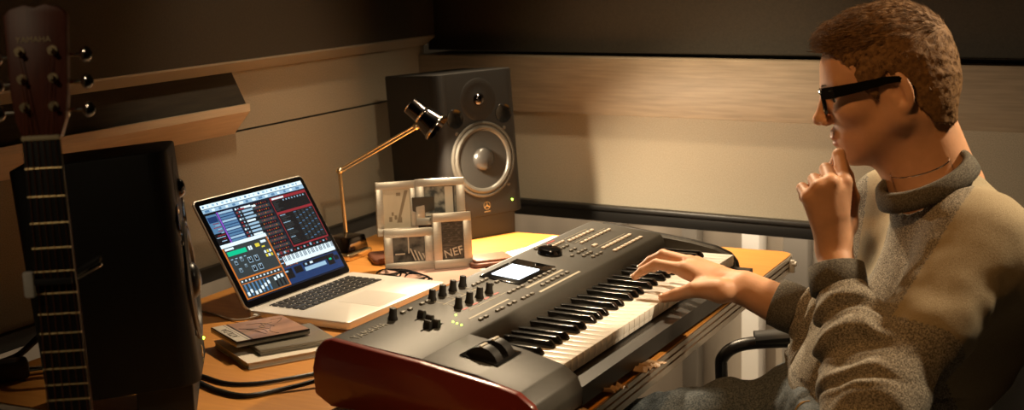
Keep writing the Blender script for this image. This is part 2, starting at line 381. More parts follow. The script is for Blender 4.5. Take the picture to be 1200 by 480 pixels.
# knobs
def knob(x, y, r=.0068, h=.019, base=True):
    k = MB().lathe([(0, h), (r*.72, h), (r*.86, h-.0015), (r*.92, h*.3), (r*1.15, h*.12), (r*1.15, 0)], (0, 0, 0), seg=20, mx=pm(x, y))
    k.box((0, r*.5, h+.0002), (.0012, r*.8, .0008), mi=1, mx=pm(x, y))
    return k.build('knob', ['rubber', 'print'], ks)
for x in (.111, .146, .182, .217): knob(x, .290)
for x in (.102, .140, .176, .211): knob(x, .234)
knob(-.019, .287, .0072, .019)
for x, y in ((.018, .255), (.005, .232), (-.009, .212), (-.022, .220)):
    s_ = MB().box((0, 0, .0004), (.042, .0022, .0010), mi=1, mx=pm(x, y)); s_.prism([(-.006, 0), (-.0045, .010), (-.002, .013), (.002, .013), (.0045, .010), (.006, 0)], -.006, .006, 'xz', bev=.0008, mx=pm(x, y)); s_.build('slider', ['rubber', 'black_gloss'], ks)
for x, y in ((.064, .217), (.030, .203), (.027, .194), (.024, .184)): MB().sphere((0, 0, .0004), .0017, 8, mx=pm(x, y)).build('indicator_led', 'led', ks)
# buttons
def button(x, y, wx=.011, wy=.006, m='button'): MB().box((0, 0, .0018), (wx, wy, .0036), bev=.001, mx=pm(x, y)).build('button', m, ks)
for x in (.019, .042, .080, .098): button(x, .291)
for x in (.233, .249, .264, .279): button(x, .276)
for x in (.255, .277): button(x, .253)
for x in (.233, .249, .267, .283): button(x, .205)
for x in (.217, .233, .251): button(x, .170)
for x in (.069, .087, .128, .144, .171, .189): button(x, .173)
for i in range(6): button(.318+i*.0195, .207); button(.314+i*.0205, .180)
for i in range(4): button(.572+i*.0145, .283, .011, .006, 'button_pale')
for i in range(4): button(.633+i*.0175, .275, .012, .007, 'button_pale')
for i in range(3): button(.703+i*.0195, .275, .013, .007, 'button_pale')
for i in range(8): button(.636+i*.0192, .249, .014, .006, 'button_pale')
for i in range(8): button(.628+i*.0188, .198, .014, .007, 'button_pale')
for i in range(8): button(.626+i*.0186, .172, .014, .007, 'button_pale')
button(.633, .220, .018, .008, 'button_pale')
for x, y in ((.562, .262), (.577, .262), (.592, .262), (.565, .240), (.582, .240), (.560, .222), (.576, .222), (.592, .222), (.545, .204), (.562, .204), (.578, .204), (.552, .187), (.570, .187), (.588, .187), (.53, .222), (.53, .300), (.548, .300)): button(x, y, .010, .006)
# printing on the panel
pr = MB()
for x0, x1, y, h in ((.28, .431, .196, .005), (.273, .442, .166, .005), (.10, .23, .262, .0012), (.10, .23, .212, .0012), (.06, .20, .190, .004), (.57, .61, .296, .001), (.63, .75, .290, .001), (.63, .78, .262, .001), (.62, .77, .212, .001)):
    pr.box(((x0+x1)/2, 0, .0002), (x1-x0, h, .0005), mx=Matrix.Translation((0, y, pz(y))) @ Matrix.Rotation(PS, 4, 'X'))
for k in range(4):
    x = .111+k*.0355; pr.box((x-.004, 0, .0002), (.0012, .075, .0004), mx=Matrix.Translation((0, .25, pz(.25))) @ Matrix.Rotation(PS, 4, 'X'))
pr.box((.60, 0, .0003), (.035, .004, .0004), mi=1, mx=Matrix.Translation((0, .302, pz(.302))) @ Matrix.Rotation(PS, 4, 'X'))
for x in (.105, .14, .18, .215): pr.box((x, 0, .0003), (.016, .004, .0004), mi=1, mx=Matrix.Translation((0, .222, pz(.222))) @ Matrix.Rotation(PS, 4, 'X'))
pr.build('panel_lettering', ['print', 'print_red'], ks)
MB().text('YAMAHA', .020, pm(-.093, .283, .0003), depth=.0006, spacing=1.15).build('maker_name', 'logo_grey', ks)
# pitch / modulation wheels in their well
wl = MB(); wb = Matrix.Translation((-.062, .085, .0985)) @ Matrix.Rotation(math.atan(.153), 4, 'X')
wl.box((0, 0, .0003), (.080, .066, .0012), bev=.0005, mx=wb); wl.build('wheel_well', 'black_gloss', ks)
for dx in (-.020, .018):
    k = MB().cyl((dx-.010, 0, -.012), (dx+.010, 0, -.012), .030, seg=36, mx=wb)
    k.box((dx, .004, .0185), (.020, .005, .003), bev=.001, mi=1, mx=wb)
    k.build('wheel', ['synth_dark', 'print'], ks)

# ================================================================ laptop
lp = thing('laptop', 'open silver laptop showing music software behind the synthesizer', 'laptop', mx=Matrix.Translation((-.530, 2.653, T)) @ Matrix.Rotation(1.061, 4, 'Z'))
LW, LD, LT = .355, .2443, .018
b = MB().prism(rrect(0, LW, -LD, 0, .012), .002, LT, bev=.0025); b.build('base', 'lap', lp)
MB().prism(rrect(.038, LW-.038, -.118, -.018, .004), LT-.0002, LT+.0003).build('keyboard_well', 'lap', lp)
rows = [(13, .0065), (14, .0155), (14, .0155), (13, .0155), (12, .0155), (9, .0155)]
y = -.0205
for ri, (nk, kh) in enumerate(rows):
    tot = LW-.080; x = .040
    wds = [1.0]*nk
    if ri == 5: wds = [1, 1, 1, 1.2, 5.2, 1.2, 1, 1, 1]
    if ri == 1: wds[-1] = 1.5
    if ri == 2: wds[0] = 1.5
    if ri == 3: wds[0] = 1.7; wds[-1] = 1.7
    if ri == 4: wds[0] = 2.2; wds[-1] = 2.2
    un = tot/sum(wds)
    for wd in wds:
        MB().box((x+un*wd/2, y-kh/2, LT+.0012), (un*wd-.0038, kh-.0030, .0022), bev=.0006, seg=1).build('key', 'lap_key', lp); x += un*wd
    y -= kh + .0012
MB().prism(rrect(LW/2-.052, LW/2+.052, -LD+.012, -.130, .004), LT-.0002, LT+.0003).build('trackpad', 'lap', lp)
MB().cyl((.03, .003, LT-.006), (LW-.03, .003, LT-.006), .0065).build('hinge', 'black_gloss', lp)
LM = Matrix.Translation((0, 0.0, LT-.002)) @ Matrix.Rotation(-.534, 4, 'X')      # lid: local x across, z up the lid, -y faces the user
ld_ = MB().prism(rrect(0, LW, 0, LD, .012), -.0005, .0055, 'xz', bev=.002); lid = ld_.build('lid', 'lap', lp, mx=LM)
MB().prism(rrect(.0025, LW-.0025, .0025, LD-.0025, .010), -.0013, -.0003, 'xz').build('screen_bezel', 'glass_black', lid)
# screen picture
def em(name, c, s=1.0):
    m = bpy.data.materials.new(name); m.use_nodes = True; b_ = m.node_tree.nodes['Principled BSDF']
    b_.inputs['Base Color'].default_value = (.01, .01, .012, 1); b_.inputs['Roughness'].default_value = .15
    b_.inputs['Emission Color'].default_value = (*c, 1); b_.inputs['Emission Strength'].default_value = s*.42; return m
SCM = [em('screen_navy', (.006, .012, .028)), em('screen_white', (.75, .92, 1.0), 1.0), em('screen_blue', (.10, .24, .42), .8), em('screen_orange', (.62, .17, .02), .9), em('screen_green', (.0, .50, .25), 1.0),
       em('screen_red', (.28, .02, .03), .9), em('screen_black', (.004, .005, .007)), em('screen_yellow', (.75, .62, .05), .9), em('screen_grey', (.03, .04, .042), 1.0), em('screen_pale', (.35, .55, .72), .9), em('screen_violet', (.25, .08, .55), .9), em('screen_cobalt', (.01, .035, .12), 1.0)]
N_, W_, B_, O_, G_, R_, K_, Y_, D_, P_, V_, C_ = range(12)
sc_ = MB(); SX0, SX1, SZ0, SZ1 = .0135, LW-.0135, .016, LD-.013
lay = [0]
def q(x0, y0, x1, y1, mi):
    lay[0] += 1
    a = SX0+(SX1-SX0)*x0; b_ = SX0+(SX1-SX0)*x1; c = SZ1-(SZ1-SZ0)*y1; d_ = SZ1-(SZ1-SZ0)*y0; yy = -.0014-lay[0]*2e-6
    sc_.add([(a, yy, c), (b_, yy, c), (b_, yy, d_), (a, yy, d_)], [[0, 1, 2, 3]], mi)
q(0, 0, 1, 1, N_); q(0, 0, 1, .042, W_); q(0, .048, 1, .085, P_)
for i in range(22): q(.015+i*.044, .010, .015+i*.044+random.uniform(.01, .03), .030, P_ if i % 3 else B_)
for i in range(15): q(.02+i*.064, .055, .02+i*.064+random.uniform(.02, .045), .078, W_ if i % 2 else B_)
q(0, .09, 1, .99, K_); q(.005, .11, .10, .30, B_); q(.01, .13, .095, .19, C_); q(.0, .30, .10, .42, K_)
for i in range(10): q(random.uniform(.0, .08), .2+i*.02, random.uniform(.085, .1), .207+i*.02, P_ if i % 2 else R_)
q(.105, .10, .26, .42, C_); q(.105, .10, .118, .42, V_)
for i in range(11): q(.122, .105+i*.029, .255, .105+i*.029+.020, [P_, B_, B_][i % 3])
q(.265, .095, .61, .83, N_)
for i in range(20):
    yy = .105+i*.036
    q(.27, yy, .60, yy+.030, D_ if i % 2 else K_)
    q(.275, yy+.005, .29, yy+.022, W_ if i % 3 == 0 else R_); q(.30, yy+.006, .312, yy+.020, P_)
    q(.33, yy+.004, .33+random.uniform(.07, .11), yy+.024, P_ if i % 4 else W_)
    for k in range(6): q(.46+k*.022, yy+.008, .468+k*.022, yy+.020, R_ if (k+i) % 3 else O_)
q(.43, .12, .47, .14, W_); q(.30, .12, .36, .135, R_)
q(.62, .10, .995, .64, R_); q(.626, .13, .989, .26, K_); q(.626, .285, .989, .625, K_); q(.62, .262, .99, .283, R_)
q(.64, .108, .76, .124, W_); q(.80, .108, .98, .124, R_)
for i in range(8):
    q(.635, .14+i*.014, .635+random.uniform(.03, .09), .145+i*.014, D_); q(.74+i*.03, .14, .75+i*.03, .155, P_)
for i in range(20):
    yy = .295+i*.016
    q(.64, yy, .64+random.uniform(.04, .10), yy+.006, P_ if i % 5 == 0 else D_)
    for k in range(5): q(.78+k*.042, yy, .805+k*.042, yy+.007, B_ if (i+k) % 4 == 0 else D_)
q(.55, .66, 1, .70, K_)
for i in range(16): q(.44+i*.034, .645+random.uniform(0, .02), .455+i*.034, .675, R_ if i % 2 else P_)
q(.47, .70, .995, .795, W_)
for i in range(44):
    if i % 7 not in (2, 6): q(.478+i*.0118, .70, .4845+i*.0118, .757, N_)
for i in range(5): q(.40, .69+i*.022, .46, .70+i*.022, P_ if i % 2 else D_)
q(.40, .81, .995, .985, C_); q(.41, .83, .50, .93, K_); q(.42, .845, .46, .86, P_); q(.52, .83, .60, .90, K_); q(.62, .82, .95, .86, K_); q(.64, .83, .66, .85, P_); q(.69, .83, .72, .85, W_)
q(.62, .87, .84, .91, P_); q(.86, .84, .93, .93, K_); q(.885, .86, .91, .88, G_); q(.94, .85, .985, .90, K_)
q(.0, .42, .43, .455, W_); q(.0, .455, .43, .985, D_); q(.0, .455, .012, .985, O_); q(.418, .455, .43, .985, O_); q(.0, .775, .43, .79, O_); q(.0, .975, .43, .985, O_); q(.02, .83, .41, .838, O_)
q(.02, .465, .10, .485, W_); q(.025, .50, .20, .545, G_)
for i in range(2): q(.22+i*.02, .50, .235+i*.02, .54, W_)
q(.29, .495, .33, .53, Y_); q(.35, .48, .40, .505, W_); q(.34, .535, .37, .55, Y_)
for i in range(3):
    for k in range(2): q(.34+i*.024, .585+k*.04, .357+i*.024, .612+k*.04, Y_ if (i+k) % 2 else W_)
for (cx, cy, rr) in ((.06, .62, .013), (.12, .60, .013), (.19, .63, .019), (.25, .63, .019), (.07, .70, .013), (.19, .72, .019), (.25, .72, .019), (.13, .67, .010)):
    q(cx-rr, cy-rr*1.5, cx+rr, cy+rr*1.5, P_); q(cx-rr*.8, cy-rr*1.2, cx+rr*.8, cy+rr*1.2, K_); q(cx-.002, cy-rr*1.2, cx+.002, cy, W_)
for i in range(4): q(.03+i*.04, .575, .05+i*.04, .583, P_)
for i in range(11): q(.025+i*.035, .80, .038+i*.035, .815, W_)
for i in range(11):
    x = .03+i*.035
    if i == 7: continue
    q(x, .84, x+.014, .965, B_ if i < 7 else K_); h = [.92, .90, .93, .925, .90, .885, .87, 0, .86, .85, .85][i]; q(x-.003, h, x+.017, h+.035, W_)
sc_.build('screen', SCM, lid)['label'] = 'lit screen with tracks, faders and a piano strip'
# ================================================================ speakers
def speaker(name, label, mx, depth=.245, pad_label='', group='pair of studio monitor speakers', pad_back=.92):
    t = thing(name, label, 'speaker', mx=mx, group=group)
    W, D, H = .236, depth, .358
    # cabinet: front vertical edges strongly rounded
    r = .030; poly = []
    for cx, cy, a0, rr in ((W-r, r, -90, r), (W-.012, D-.012, 0, .012), (.012, D-.012, 90, .012), (r, r, 180, r)):
        for k in range(9):
            a = R(a0+90*k/8); poly.append((cx+rr*math.cos(a), cy+rr*math.sin(a)))
    c = MB().prism(poly, 0, H, bev=.0035, seg=2); c.build('cabinet', 'spk', t)
    F = (0, -1, 0)
    wc = (.118, 0, .141)
    MB().lathe([(.0935, .000), (.0935, .0035), (.0905, .0055), (.0875, .0055), (.0865, .002)], wc, F, 56).build('woofer_rim', 'spk_surround', t)
    w_ = MB().lathe([(.0868, .002), (.084, .0045), (.079, .0068), (.074, .0052), (.071, .0012)], wc, F, 56)
    w_.build('woofer_surround', 'spk_surround', t)
    MB().lathe([(.0712, .0013), (.055, -.0035+.0045), (.045, .0007), (.0305, .0005)], wc, F, 56).lathe([(.0305, .0005), (.028, .0004), (.0005, .0004)], wc, F, 40).build('woofer_cone', 'spk_cone', t)
    MB().lathe([(.0295, .0006), (.028, .0065), (.023, .0115), (.015, .0150), (.007, .0165), (0.0001, .017)], wc, F, 40).build('dust_cap', 'spk_cap', t)
    for k in range(4):
        a = R(45+90*k); MB().lathe([(.0045, .0), (.0045, .002), (.002, .003), (.0001, .003)], (wc[0]+.100*math.cos(a), 0, wc[2]+.100*math.sin(a)), F, 12).build('screw', 'spk_surround', t)
    tc = (.118, 0, .289)
    MB().lathe([(.052, .0), (.050, .0012), (.036, .0004), (.022, .0008), (.0165, .003), (.0155, .003)], tc, F, 48).build('tweeter_waveguide', 'spk', t)
    MB().lathe([(.0155, .002), (.0150, .006), (.011, .0105), (.006, .0125), (.0001, .013)], tc, F, 32).build('tweeter_dome', 'dark_chrome', t)
    for x in (.046, .190):
        MB().lathe([(.0245, .0002), (.0235, .0022), (.0205, .0012), (.0195, .0006), (.0001, .0006)], (x, 0, .248), F, 36).build('bass_port', 'black_gloss', t)
    # round tuning-fork emblem
    em_ = MB().lathe([(.0100, .0002), (.0100, .0018), (.0086, .0018), (.0086, .0002)], (.118, 0, .026), F, 32).lathe([(.0030, .0002), (.0030, .0018), (.0001, .0018)], (.118, 0, .026), F, 16)
    for k in range(3):
        a = R(90+120*k); em_.cyl((.118, -.001, .026), (.118+.0088*math.cos(a), -.001, .026+.0088*math.sin(a)), .0011, seg=8)
    em_.box((.118, -.001, .011), (.018, .0012, .0022))
    em_.build('emblem', 'gold', t)
    MB().sphere((.196, -.0004, .030), .0026, 10).build('power_led', 'led', t)
    # wedge pad following the tilted underside
    pts = [(W*.12, D*.06), (W*.90, D*.06), (W*.90, D*pad_back), (W*.12, D*pad_back)]
    top = [mx @ Vector((x, y, 0)) for x, y in pts]
    n = 4; vs = [(p.x, p.y, T) for p in top] + [(p.x, p.y, p.z-.0004) for p in top]
    fs = [[3, 2, 1, 0], [4, 5, 6, 7]] + [[i, (i+1) % 4, 4+(i+1) % 4, 4+i] for i in range(4)]
    o = MB().add(vs, fs).build('speaker_pad', 'rubber'); tag(o, pad_label, 'speaker pad', 'wedge pads under the speakers')
    md = o.modifiers.new('bevel', 'BEVEL'); md.width = .002; md.segments = 2
    return t
def smx(o, yaw, ty, tx): return Matrix.Translation((o[0], o[1], o[2]+T)) @ Matrix.Rotation(tx, 4, 'X') @ Matrix.Rotation(ty, 4, 'Y') @ Matrix.Rotation(yaw, 4, 'Z')
speaker('studio_speaker', 'black studio speaker facing the synthesizer behind the photo frames', smx((-.157, 3.296, .055), .620, -.052, -.045), pad_label='dark wedge pad under the speaker behind the photo frames')
speaker('studio_speaker', 'large black studio speaker seen from its side behind the guitar neck', smx((-.4787, 2.0137, .068), 1.75, -.088, -.040), .225, pad_back=.44, pad_label='dark wedge pad under the speaker behind the guitar neck')

# ================================================================ desk lamp
dl_ = thing('desk_lamp', 'chrome desk lamp with jointed arm standing behind the laptop', 'lamp', (-.392, 3.200, T), R(62))
b = MB().prism(rrect(-.050, .050, -.038, .038, .008), 0, .016, bev=.003); b.build('base', 'gold', dl_)
MB().prism([(-.044, .016), (.044, .016), (.030, .052), (-.030, .052)], -.032, .032, 'xz', bev=.004).build('base_housing', 'dark_chrome', dl_)
li = dl_.matrix_basis.copy(); bpy.context.view_layer.update(); LI = dl_.matrix_world.inverted()
def L(p): return LI @ Vector((p[0], p[1], p[2]+T))
p0 = L((-.398, 3.236, .040)); p1 = L((-.406, 3.238, .199)); p2 = L((-.222, 3.250, .298))
MB().cyl(p0, p1, .0048, seg=16).build('pole', 'gold', dl_)
MB().sphere(p0, .011, 16).cyl(p0+Vector((0, -.014, 0)), p0+Vector((0, .014, 0)), .008).build('lower_joint', 'chrome', dl_)
MB().sphere(p1, .0085, 16).build('elbow_joint', 'gold', dl_)
dv = (p2-p1).normalized(); sd = dv.cross(Vector((0, 0, 1))).normalized().cross(dv)*.0034
MB().cyl(p1+sd, p2+sd, .0026, seg=12).cyl(p1-sd, p2-sd, .0026, seg=12).build('arm', 'gold', dl_)
MB().sphere(p2, .0085, 16).build('head_joint', 'gold', dl_)
# head: short barrel + shade aimed down and to the right
hc = L((-.197, 3.244, .318)); ha = (LI.to_3x3() @ Vector((.72, -.20, -.62))).normalized()
hd = MB().lathe([(.0001, -.050), (.020, -.050), (.022, -.047), (.023, -.012), (.024, -.010), (.024, -.006), (.027, -.004), (.036, .034), (.037, .036), (.0345, .036), (.025, .002), (.0001, .0)], hc, ha, 40)
hd.build('lamp_shade', 'dark_chrome', dl_)
MB().lathe([(.0375, .030), (.0385, .033), (.0375, .037)], hc, ha, 40).lathe([(.0236, -.014), (.0252, -.011), (.0236, -.008)], hc, ha, 40).lathe([(.0205, -.0502), (.0222, -.0488), (.0215, -.047)], hc, ha, 40).build('trim_ring', 'chrome', dl_)
sb = hc - ha*.02
MB().tube([p2, p2+(hc-p2)*.35+ha*.02, hc+ha*.012+(p2-hc).normalized()*.030], .004, 8).build('bracket', 'chrome', dl_)
MB().lathe([(.0001, .012), (.012, .011), (.019, .004), (.020, .001)], hc, ha, 24).build('bulb', mat('lamp_bulb', (.9, .8, .6), .4, emit=(1, .66, .32), estr=8), dl_)
bw = dl_.matrix_world @ (hc + ha*.034); aw = dl_.matrix_world.to_3x3() @ ha
spot('desk_lamp_light', bw, bw + aw, 15.0, 145, 0.8, .015, (1.0, .80, .55))

# ================================================================ photo frames (a standing collage of four)
fr = thing('photo_frame', 'standing silver collage frame holding four photographs', 'photo frame', mx=Matrix.Translation((-.190, 3.045, T)) @ Matrix.Rotation(R(9), 4, 'Z') @ Matrix.Rotation(R(-7), 4, 'X'))
def photo_mat(name, c1, c2, sc, lo=.4, hi=.6, st=(1, 1, 1)): return mat(name, c1, .35, noise=(sc, st, c2, lo, hi, 5))
PH = [photo_mat('photo_pale_room', (.50, .42, .30), (.66, .58, .44), 14, .3, .7, (1, 1, .4)), photo_mat('photo_garden', (.04, .045, .045), (.34, .33, .28), 45), photo_mat('photo_dark_street', (.022, .022, .02), (.15, .14, .12), 40), photo_mat('photo_brick', (.035, .03, .025), (.12, .105, .09), 60, .4, .6, (1, 1, 6))]
MT['photo_light'] = mat('photo_light', (.60, .55, .45), .4); MT['photo_dark'] = mat('photo_dark', (.05, .042, .03), .4); MT['photo_mid'] = mat('photo_mid', (.26, .20, .13), .4)
def frame(x0, x1, z0, z1, border, dy, pm_, yaw=0, extra=None):
    mx = Matrix.Translation((x0, dy, z0)) @ Matrix.Rotation(yaw, 4, 'Z'); w, h = x1-x0, z1-z0
    f = MB()
    bx, bz = border
    for c, d in (((w/2, 0, bz/2), (w, .012, bz)), ((w/2, 0, h-bz/2), (w, .012, bz)), ((bx/2, 0, h/2), (bx, .012, h-2*bz+.002)), ((w-bx/2, 0, h/2), (bx, .012, h-2*bz+.002))): f.box(c, d, bev=.0012)
    f.box((w/2, .005, h/2), (w-.006, .004, h-.006), mi=1)
    o = f.build('frame', ['frame_silver', 'photo_dark'], fr, mx=mx)
    p = MB().box((w/2, .000, h/2), (w-2*bx+.002, .002, h-2*bz+.002), mi=0)
    if extra: extra(p, w, h, bx, bz)
    p.build('photograph', [pm_, 'photo_light', 'photo_dark' if extra is not ex_tl else 'photo_mid'], o)
    return o
def ex_tl(p, w, h, bx, bz):
    p.add([(bx+.030, -.0013, bz+.012), (bx+.036, -.0013, bz+.012), (w-bx-.004, -.0013, h-bz-.004), (w-bx-.012, -.0013, h-bz-.004)], [[0, 1, 2, 3]], 2)
    for x, z, a in ((.030, .020, .007), (.042, .024, .006), (.052, .018, .008), (.035, .032, .005)): p.box((bx+x-.014, -.0012, bz+z), (a, .0006, a*1.6), mi=2)
    p.box((w*.55, -.0012, h-bz-.012), (.010, .0006, .007), mi=2)
def ex_tr(p, w, h, bx, bz):
    p.box((w-bx-.014, -.0012, h/2), (.022, .0006, h-2*bz-.004), mi=1); p.box((w-bx-.005, -.0014, h/2), (.0035, .0006, h-2*bz-.002), mi=2); p.box((w*.42, -.0012, bz+.006), (.05, .0006, .006), mi=1)
def ex_bl(p, w, h, bx, bz):
    p.box((w*.50, -.0012, h*.62), (.0025, .0006, h*.42), mi=1)
    for k in range(4): p.add([(w*.52+k*.009, -.0013, h*.52-k*.004), (w*.52+k*.009+.003, -.0013, h*.52-k*.004), (w*.62+k*.008+.003, -.0013, bz+.002), (w*.62+k*.008, -.0013, bz+.002)], [[0, 1, 2, 3]], 1)
    p.box((w*.32, -.0012, h*.40), (.022, .0006, .003), mi=1)
def ex_br(p, w, h, bx, bz):
    for r_ in range(7):
        for k in range(3): p.box((bx+.009+k*.017+(r_ % 2)*.006, -.0012, h-bz-.006-r_*.0065), (.012, .0006, .0042), mi=2)
    p.text('NEF', .026, Matrix.Translation((w*.52, -.0014, bz+.015)) @ Matrix.Rotation(R(90), 4, 'X') @ Matrix.Rotation(R(12), 4, 'Z'), mi=1, depth=.0003)
frame(-.112, -.018, .078, .200, (.016, .017), .020, PH[0], R(6), ex_tl)
frame(-.022, .090, .098, .202, (.020, .017), .026, PH[1], R(-3), ex_tr)
frame(-.100, .010, .000, .094, (.019, .019), -.004, PH[2], R(2), ex_bl)
frame(.010, .098, .000, .125, (.019, .020), -.012, PH[3], R(5), ex_br)
MB().box((-.005, .035, .095), (.05, .004, .14), bev=.001, rot=Matrix.Rotation(R(16), 4, 'X')).build('easel_back', 'photo_dark', fr)

# ================================================================ papers, wallet, glasses and small things behind the laptop
def sheet(name, corners, m, label, cat, z=.0005, th=.0008, group=None):
    bm = bmesh.new(); vs = [bm.verts.new((x, y, T+z+th)) for x, y in corners]; f = bm.faces.new(vs)
    if f.normal.z < 0: f.normal_flip()
    r_ = bmesh.ops.extrude_face_region(bm, geom=[f]); bmesh.ops.translate(bm, vec=(0, 0, -th), verts=[v for v in r_['geom'] if isinstance(v, bmesh.types.BMVert)])
    bmesh.ops.recalc_face_normals(bm, faces=bm.faces)
    return tag(MB().frombm(bm).build(name, m), label, cat, group)
sheet('paper_sheet', [(-.06, 2.985), (.085, 3.19), (.215, 3.305), (.10, 3.365), (.03, 3.24), (-.075, 3.13)], 'paper', 'white paper sheet lying on the table beside the speaker pad, behind the synthesizer', 'paper')
sheet('magazine', [(-.31, 2.985), (-.155, 2.87), (-.035, 3.04), (-.15, 3.14)], 'paper_pink', 'pale pink printed sheet under the photo frame', 'magazine')
wl_ = thing('wallet', 'brown leather wallet lying between the photo frame and the synthesizer', 'wallet', (-.055, 3.085, T+.0018), R(20))
MB().prism(rrect(-.055, .055, -.045, .045, .012), 0, .010, bev=.004).build('cover', 'leather', wl_)
MB().box((0, .0, .0125), (.095, .075, .006), bev=.002).build('flap', 'leather', wl_)
po = thing('pouch', 'brown leather pouch lying between the lamp and the photo frame', 'pouch', (-.292, 3.148, T), R(15))
MB().prism(rrect(-.042, .042, -.05, .05, .015), .0, .014, bev=.006, seg=3).build('body', 'leather', po)
MB().tube([(-.03, -.045, .012), (-.01, -.06, .016), (.015, -.055, .010), (.03, -.045, .012)], .003, 6).build('cord', 'leather', po)
# folded reading glasses
eg = thing('reading_glasses', 'black framed glasses lying folded between the laptop and the photo frame', 'glasses', (-.236, 2.962, T+.0018), R(-38))
MB().tube([(-.075, .01, .006), (-.03, .018, .010), (.02, .012, .010), (.075, -.002, .006)], .0022, 6).build('temple', 'black_gloss', eg)
MB().tube([(.078, -.004, .006), (.03, .000, .013), (-.02, -.002, .012), (-.065, .006, .008)], .0022, 6).build('temple', 'black_gloss', eg)
g = MB()
for s in (-1, 1): g.tube([(s*.010, -.016, .0035), (s*.036, -.030, .0025), (s*.068, -.024, .0025), (s*.071, -.004, .008), (s*.038, .000, .012), (s*.012, -.006, .010)], .0022, 6, closed=True)
g.tube([(-.012, -.008, .009), (0, -.009, .012), (.012, -.008, .009)], .002, 6); g.build('rim', 'black_gloss', eg)
for s in (-1, 1): MB().box((s*.039, -.0150, .0068), (.052, .024, .0010), bev=.0004, rot=None, mx=Matrix.Translation((0, -.015, .0068)) @ Matrix.Rotation(R(17), 4, 'X') @ Matrix.Translation((0, .015, -.0068))).build('lens', 'lens_clear', eg)

# ================================================================ CD cases and notebook
MT['cd_clear'] = mat('clear_case', (.30, .27, .22), .12, coat=.5)
MT['cd_art'] = mat('cd_art', (.20, .095, .06), .45, coat=.15, noise=(11, (1, 2.2, 1), (.52, .28, .18), .3, .7, 5))
MT['ink'] = mat('dark_ink', (.03, .02, .018), .5)
MT['page'] = mat('page_edge', (.50, .46, .38), .8, noise=(60, (1, 1, 30), (.66, .60, .50), .3, .7, 2))
MT['cream'] = mat('cream_cover', (.80, .72, .60), .5)
MT['cd_pale'] = mat('cd_pale_print', (.62, .56, .47), .4)
nb = thing('notebook', 'thin cream notebook under the two compact disc cases', 'notebook', (-.437, 2.425, T), R(31))
MB().prism(rrect(-.085, .085, -.088, .088, .003), .010, .0118).prism(rrect(-.085, .085, -.088, .088, .003), 0, .0015).build('cover', 'cream', nb)
MB().box((0, 0, .0058), (.166, .172, .0086)).build('pages', 'page', nb)
def cd(label, x, y, z, rz, art):
    t = thing('compact_disc_case', label, 'cd case', (x, y, T+z), rz, 'compact disc cases on the notebook')
    MB().box((0, 0, .0028), (.142, .125, .0055), bev=.0008).build('tray', 'cd_clear', t)
    MB().box((0, 0, .0077), (.142, .125, .0040), bev=.0008).build('lid', 'cd_clear' if not art else 'black_gloss', t)
    c = MB()
    if art:
        c.box((.0, 0, .0099), (.139, .122, .0006), mi=0)
        c.box((-.056, 0, .0104), (.026, .120, .0004), mi=1)
        c.box((-.040, 0, .01045), (.003, .120, .0004), mi=2); c.box((-.0475, 0, .01045), (.0012, .120, .0004), mi=2)
        for k in range(8):
            xx = random.uniform(-.01, .05); c.tube([(xx, -.055+k*.01, .0103), (xx+random.uniform(-.01, .02), -.03+k*.01, .0103), (xx+random.uniform(-.03, .03), .0+k*.006, .0103)], .0005, 5, mi=2)
        c.text('ATILDA', .019, Matrix.Translation((-.0575, 0, .0107)) @ Matrix.Rotation(R(90), 4, 'Z'), mi=2, depth=.0002)
        c.build('cover_art', ['cd_art', 'cd_pale', 'ink'], t)
    else:
        c.box((.0, 0, .0099), (.138, .121, .0004), mi=0); c.cyl((.01, 0, .0099), (.01, 0, .0106), .017, mi=1); c.build('insert', ['cd_clear', 'steel_grey'], t)
    return t
cd('clear compact disc case on the cream notebook, lower of the two cases', -.418, 2.437, .0122, R(29), False)
cd('compact disc case with brown cover art and block letters, on top of the pile', -.468, 2.452, .0245, R(33), True)

# ================================================================ cables
def cable(name, pts, r, m, label, cat='cable', parent=None):
    o = MB().tube([(x, y, T+z) for x, y, z in pts], r, 8).build(name, m, parent)
    return tag(o, label, cat) if parent is None else o
cable('signal_cable', [(-.64, 2.275, .0045), (-.56, 2.255, .0045), (-.495, 2.185, .0045), (-.44, 2.150, .0045), (-.39, 2.175, .0045), (-.335, 2.20, .010), (-.262, 2.245, .020), (-.200, 2.255, .030)], .0042, 'cable', 'black signal cable running from the near speaker to the synthesizer')
cable('signal_cable', [(-.64, 2.300, .0038), (-.555, 2.280, .0038), (-.49, 2.225, .0038), (-.44, 2.215, .0038), (-.385, 2.235, .0045), (-.32, 2.275, .0045), (-.245, 2.31, .010)], .0035, 'cable', 'thinner black cable lying behind the signal cable to the synthesizer')
pc = cable('power_cord', [(-.495, 2.640, .011), (-.528, 2.625, .006), (-.560, 2.640, .0028), (-.62, 2.70, .0028), (-.70, 2.74, .0028), (-.80, 2.72, .0028)], .0022, 'cable_grey', 'thin pale charger cord running from the laptop past the near speaker')
MB().box((-.507, 2.643, T+.010), (.022, .010, .006), bev=.002, rot=Matrix.Rotation(R(60), 4, 'Z')).build('plug', 'white_plastic', pc)
jk = thing('jack_cable', 'black cable with a metal jack plug on the table left of the guitar neck', 'cable', (0, 0, 0))
MB().tube([(-.905, 2.262, T+.020), (-.90, 2.31, T+.022), (-.87, 2.335, T+.03), (-.82, 2.30, T+.07), (-.76, 2.33, T+.115), (-.70, 2.34, T+.10), (-.66, 2.36, T+.03), (-.66, 2.40, T+.004)], .006, 8).build('cord', 'cable', jk)
MB().cyl((-.86, 2.285, T+.012), (-.80, 2.31, T+.012), .0085, seg=16).cyl((-.80, 2.31, T+.012), (-.775, 2.32, T+.012), .0062, seg=16, mi=1).cyl((-.775, 2.32, T+.012), (-.745, 2.332, T+.012), .0034, seg=12, mi=1).build('plug', ['chrome', 'gold'], jk)
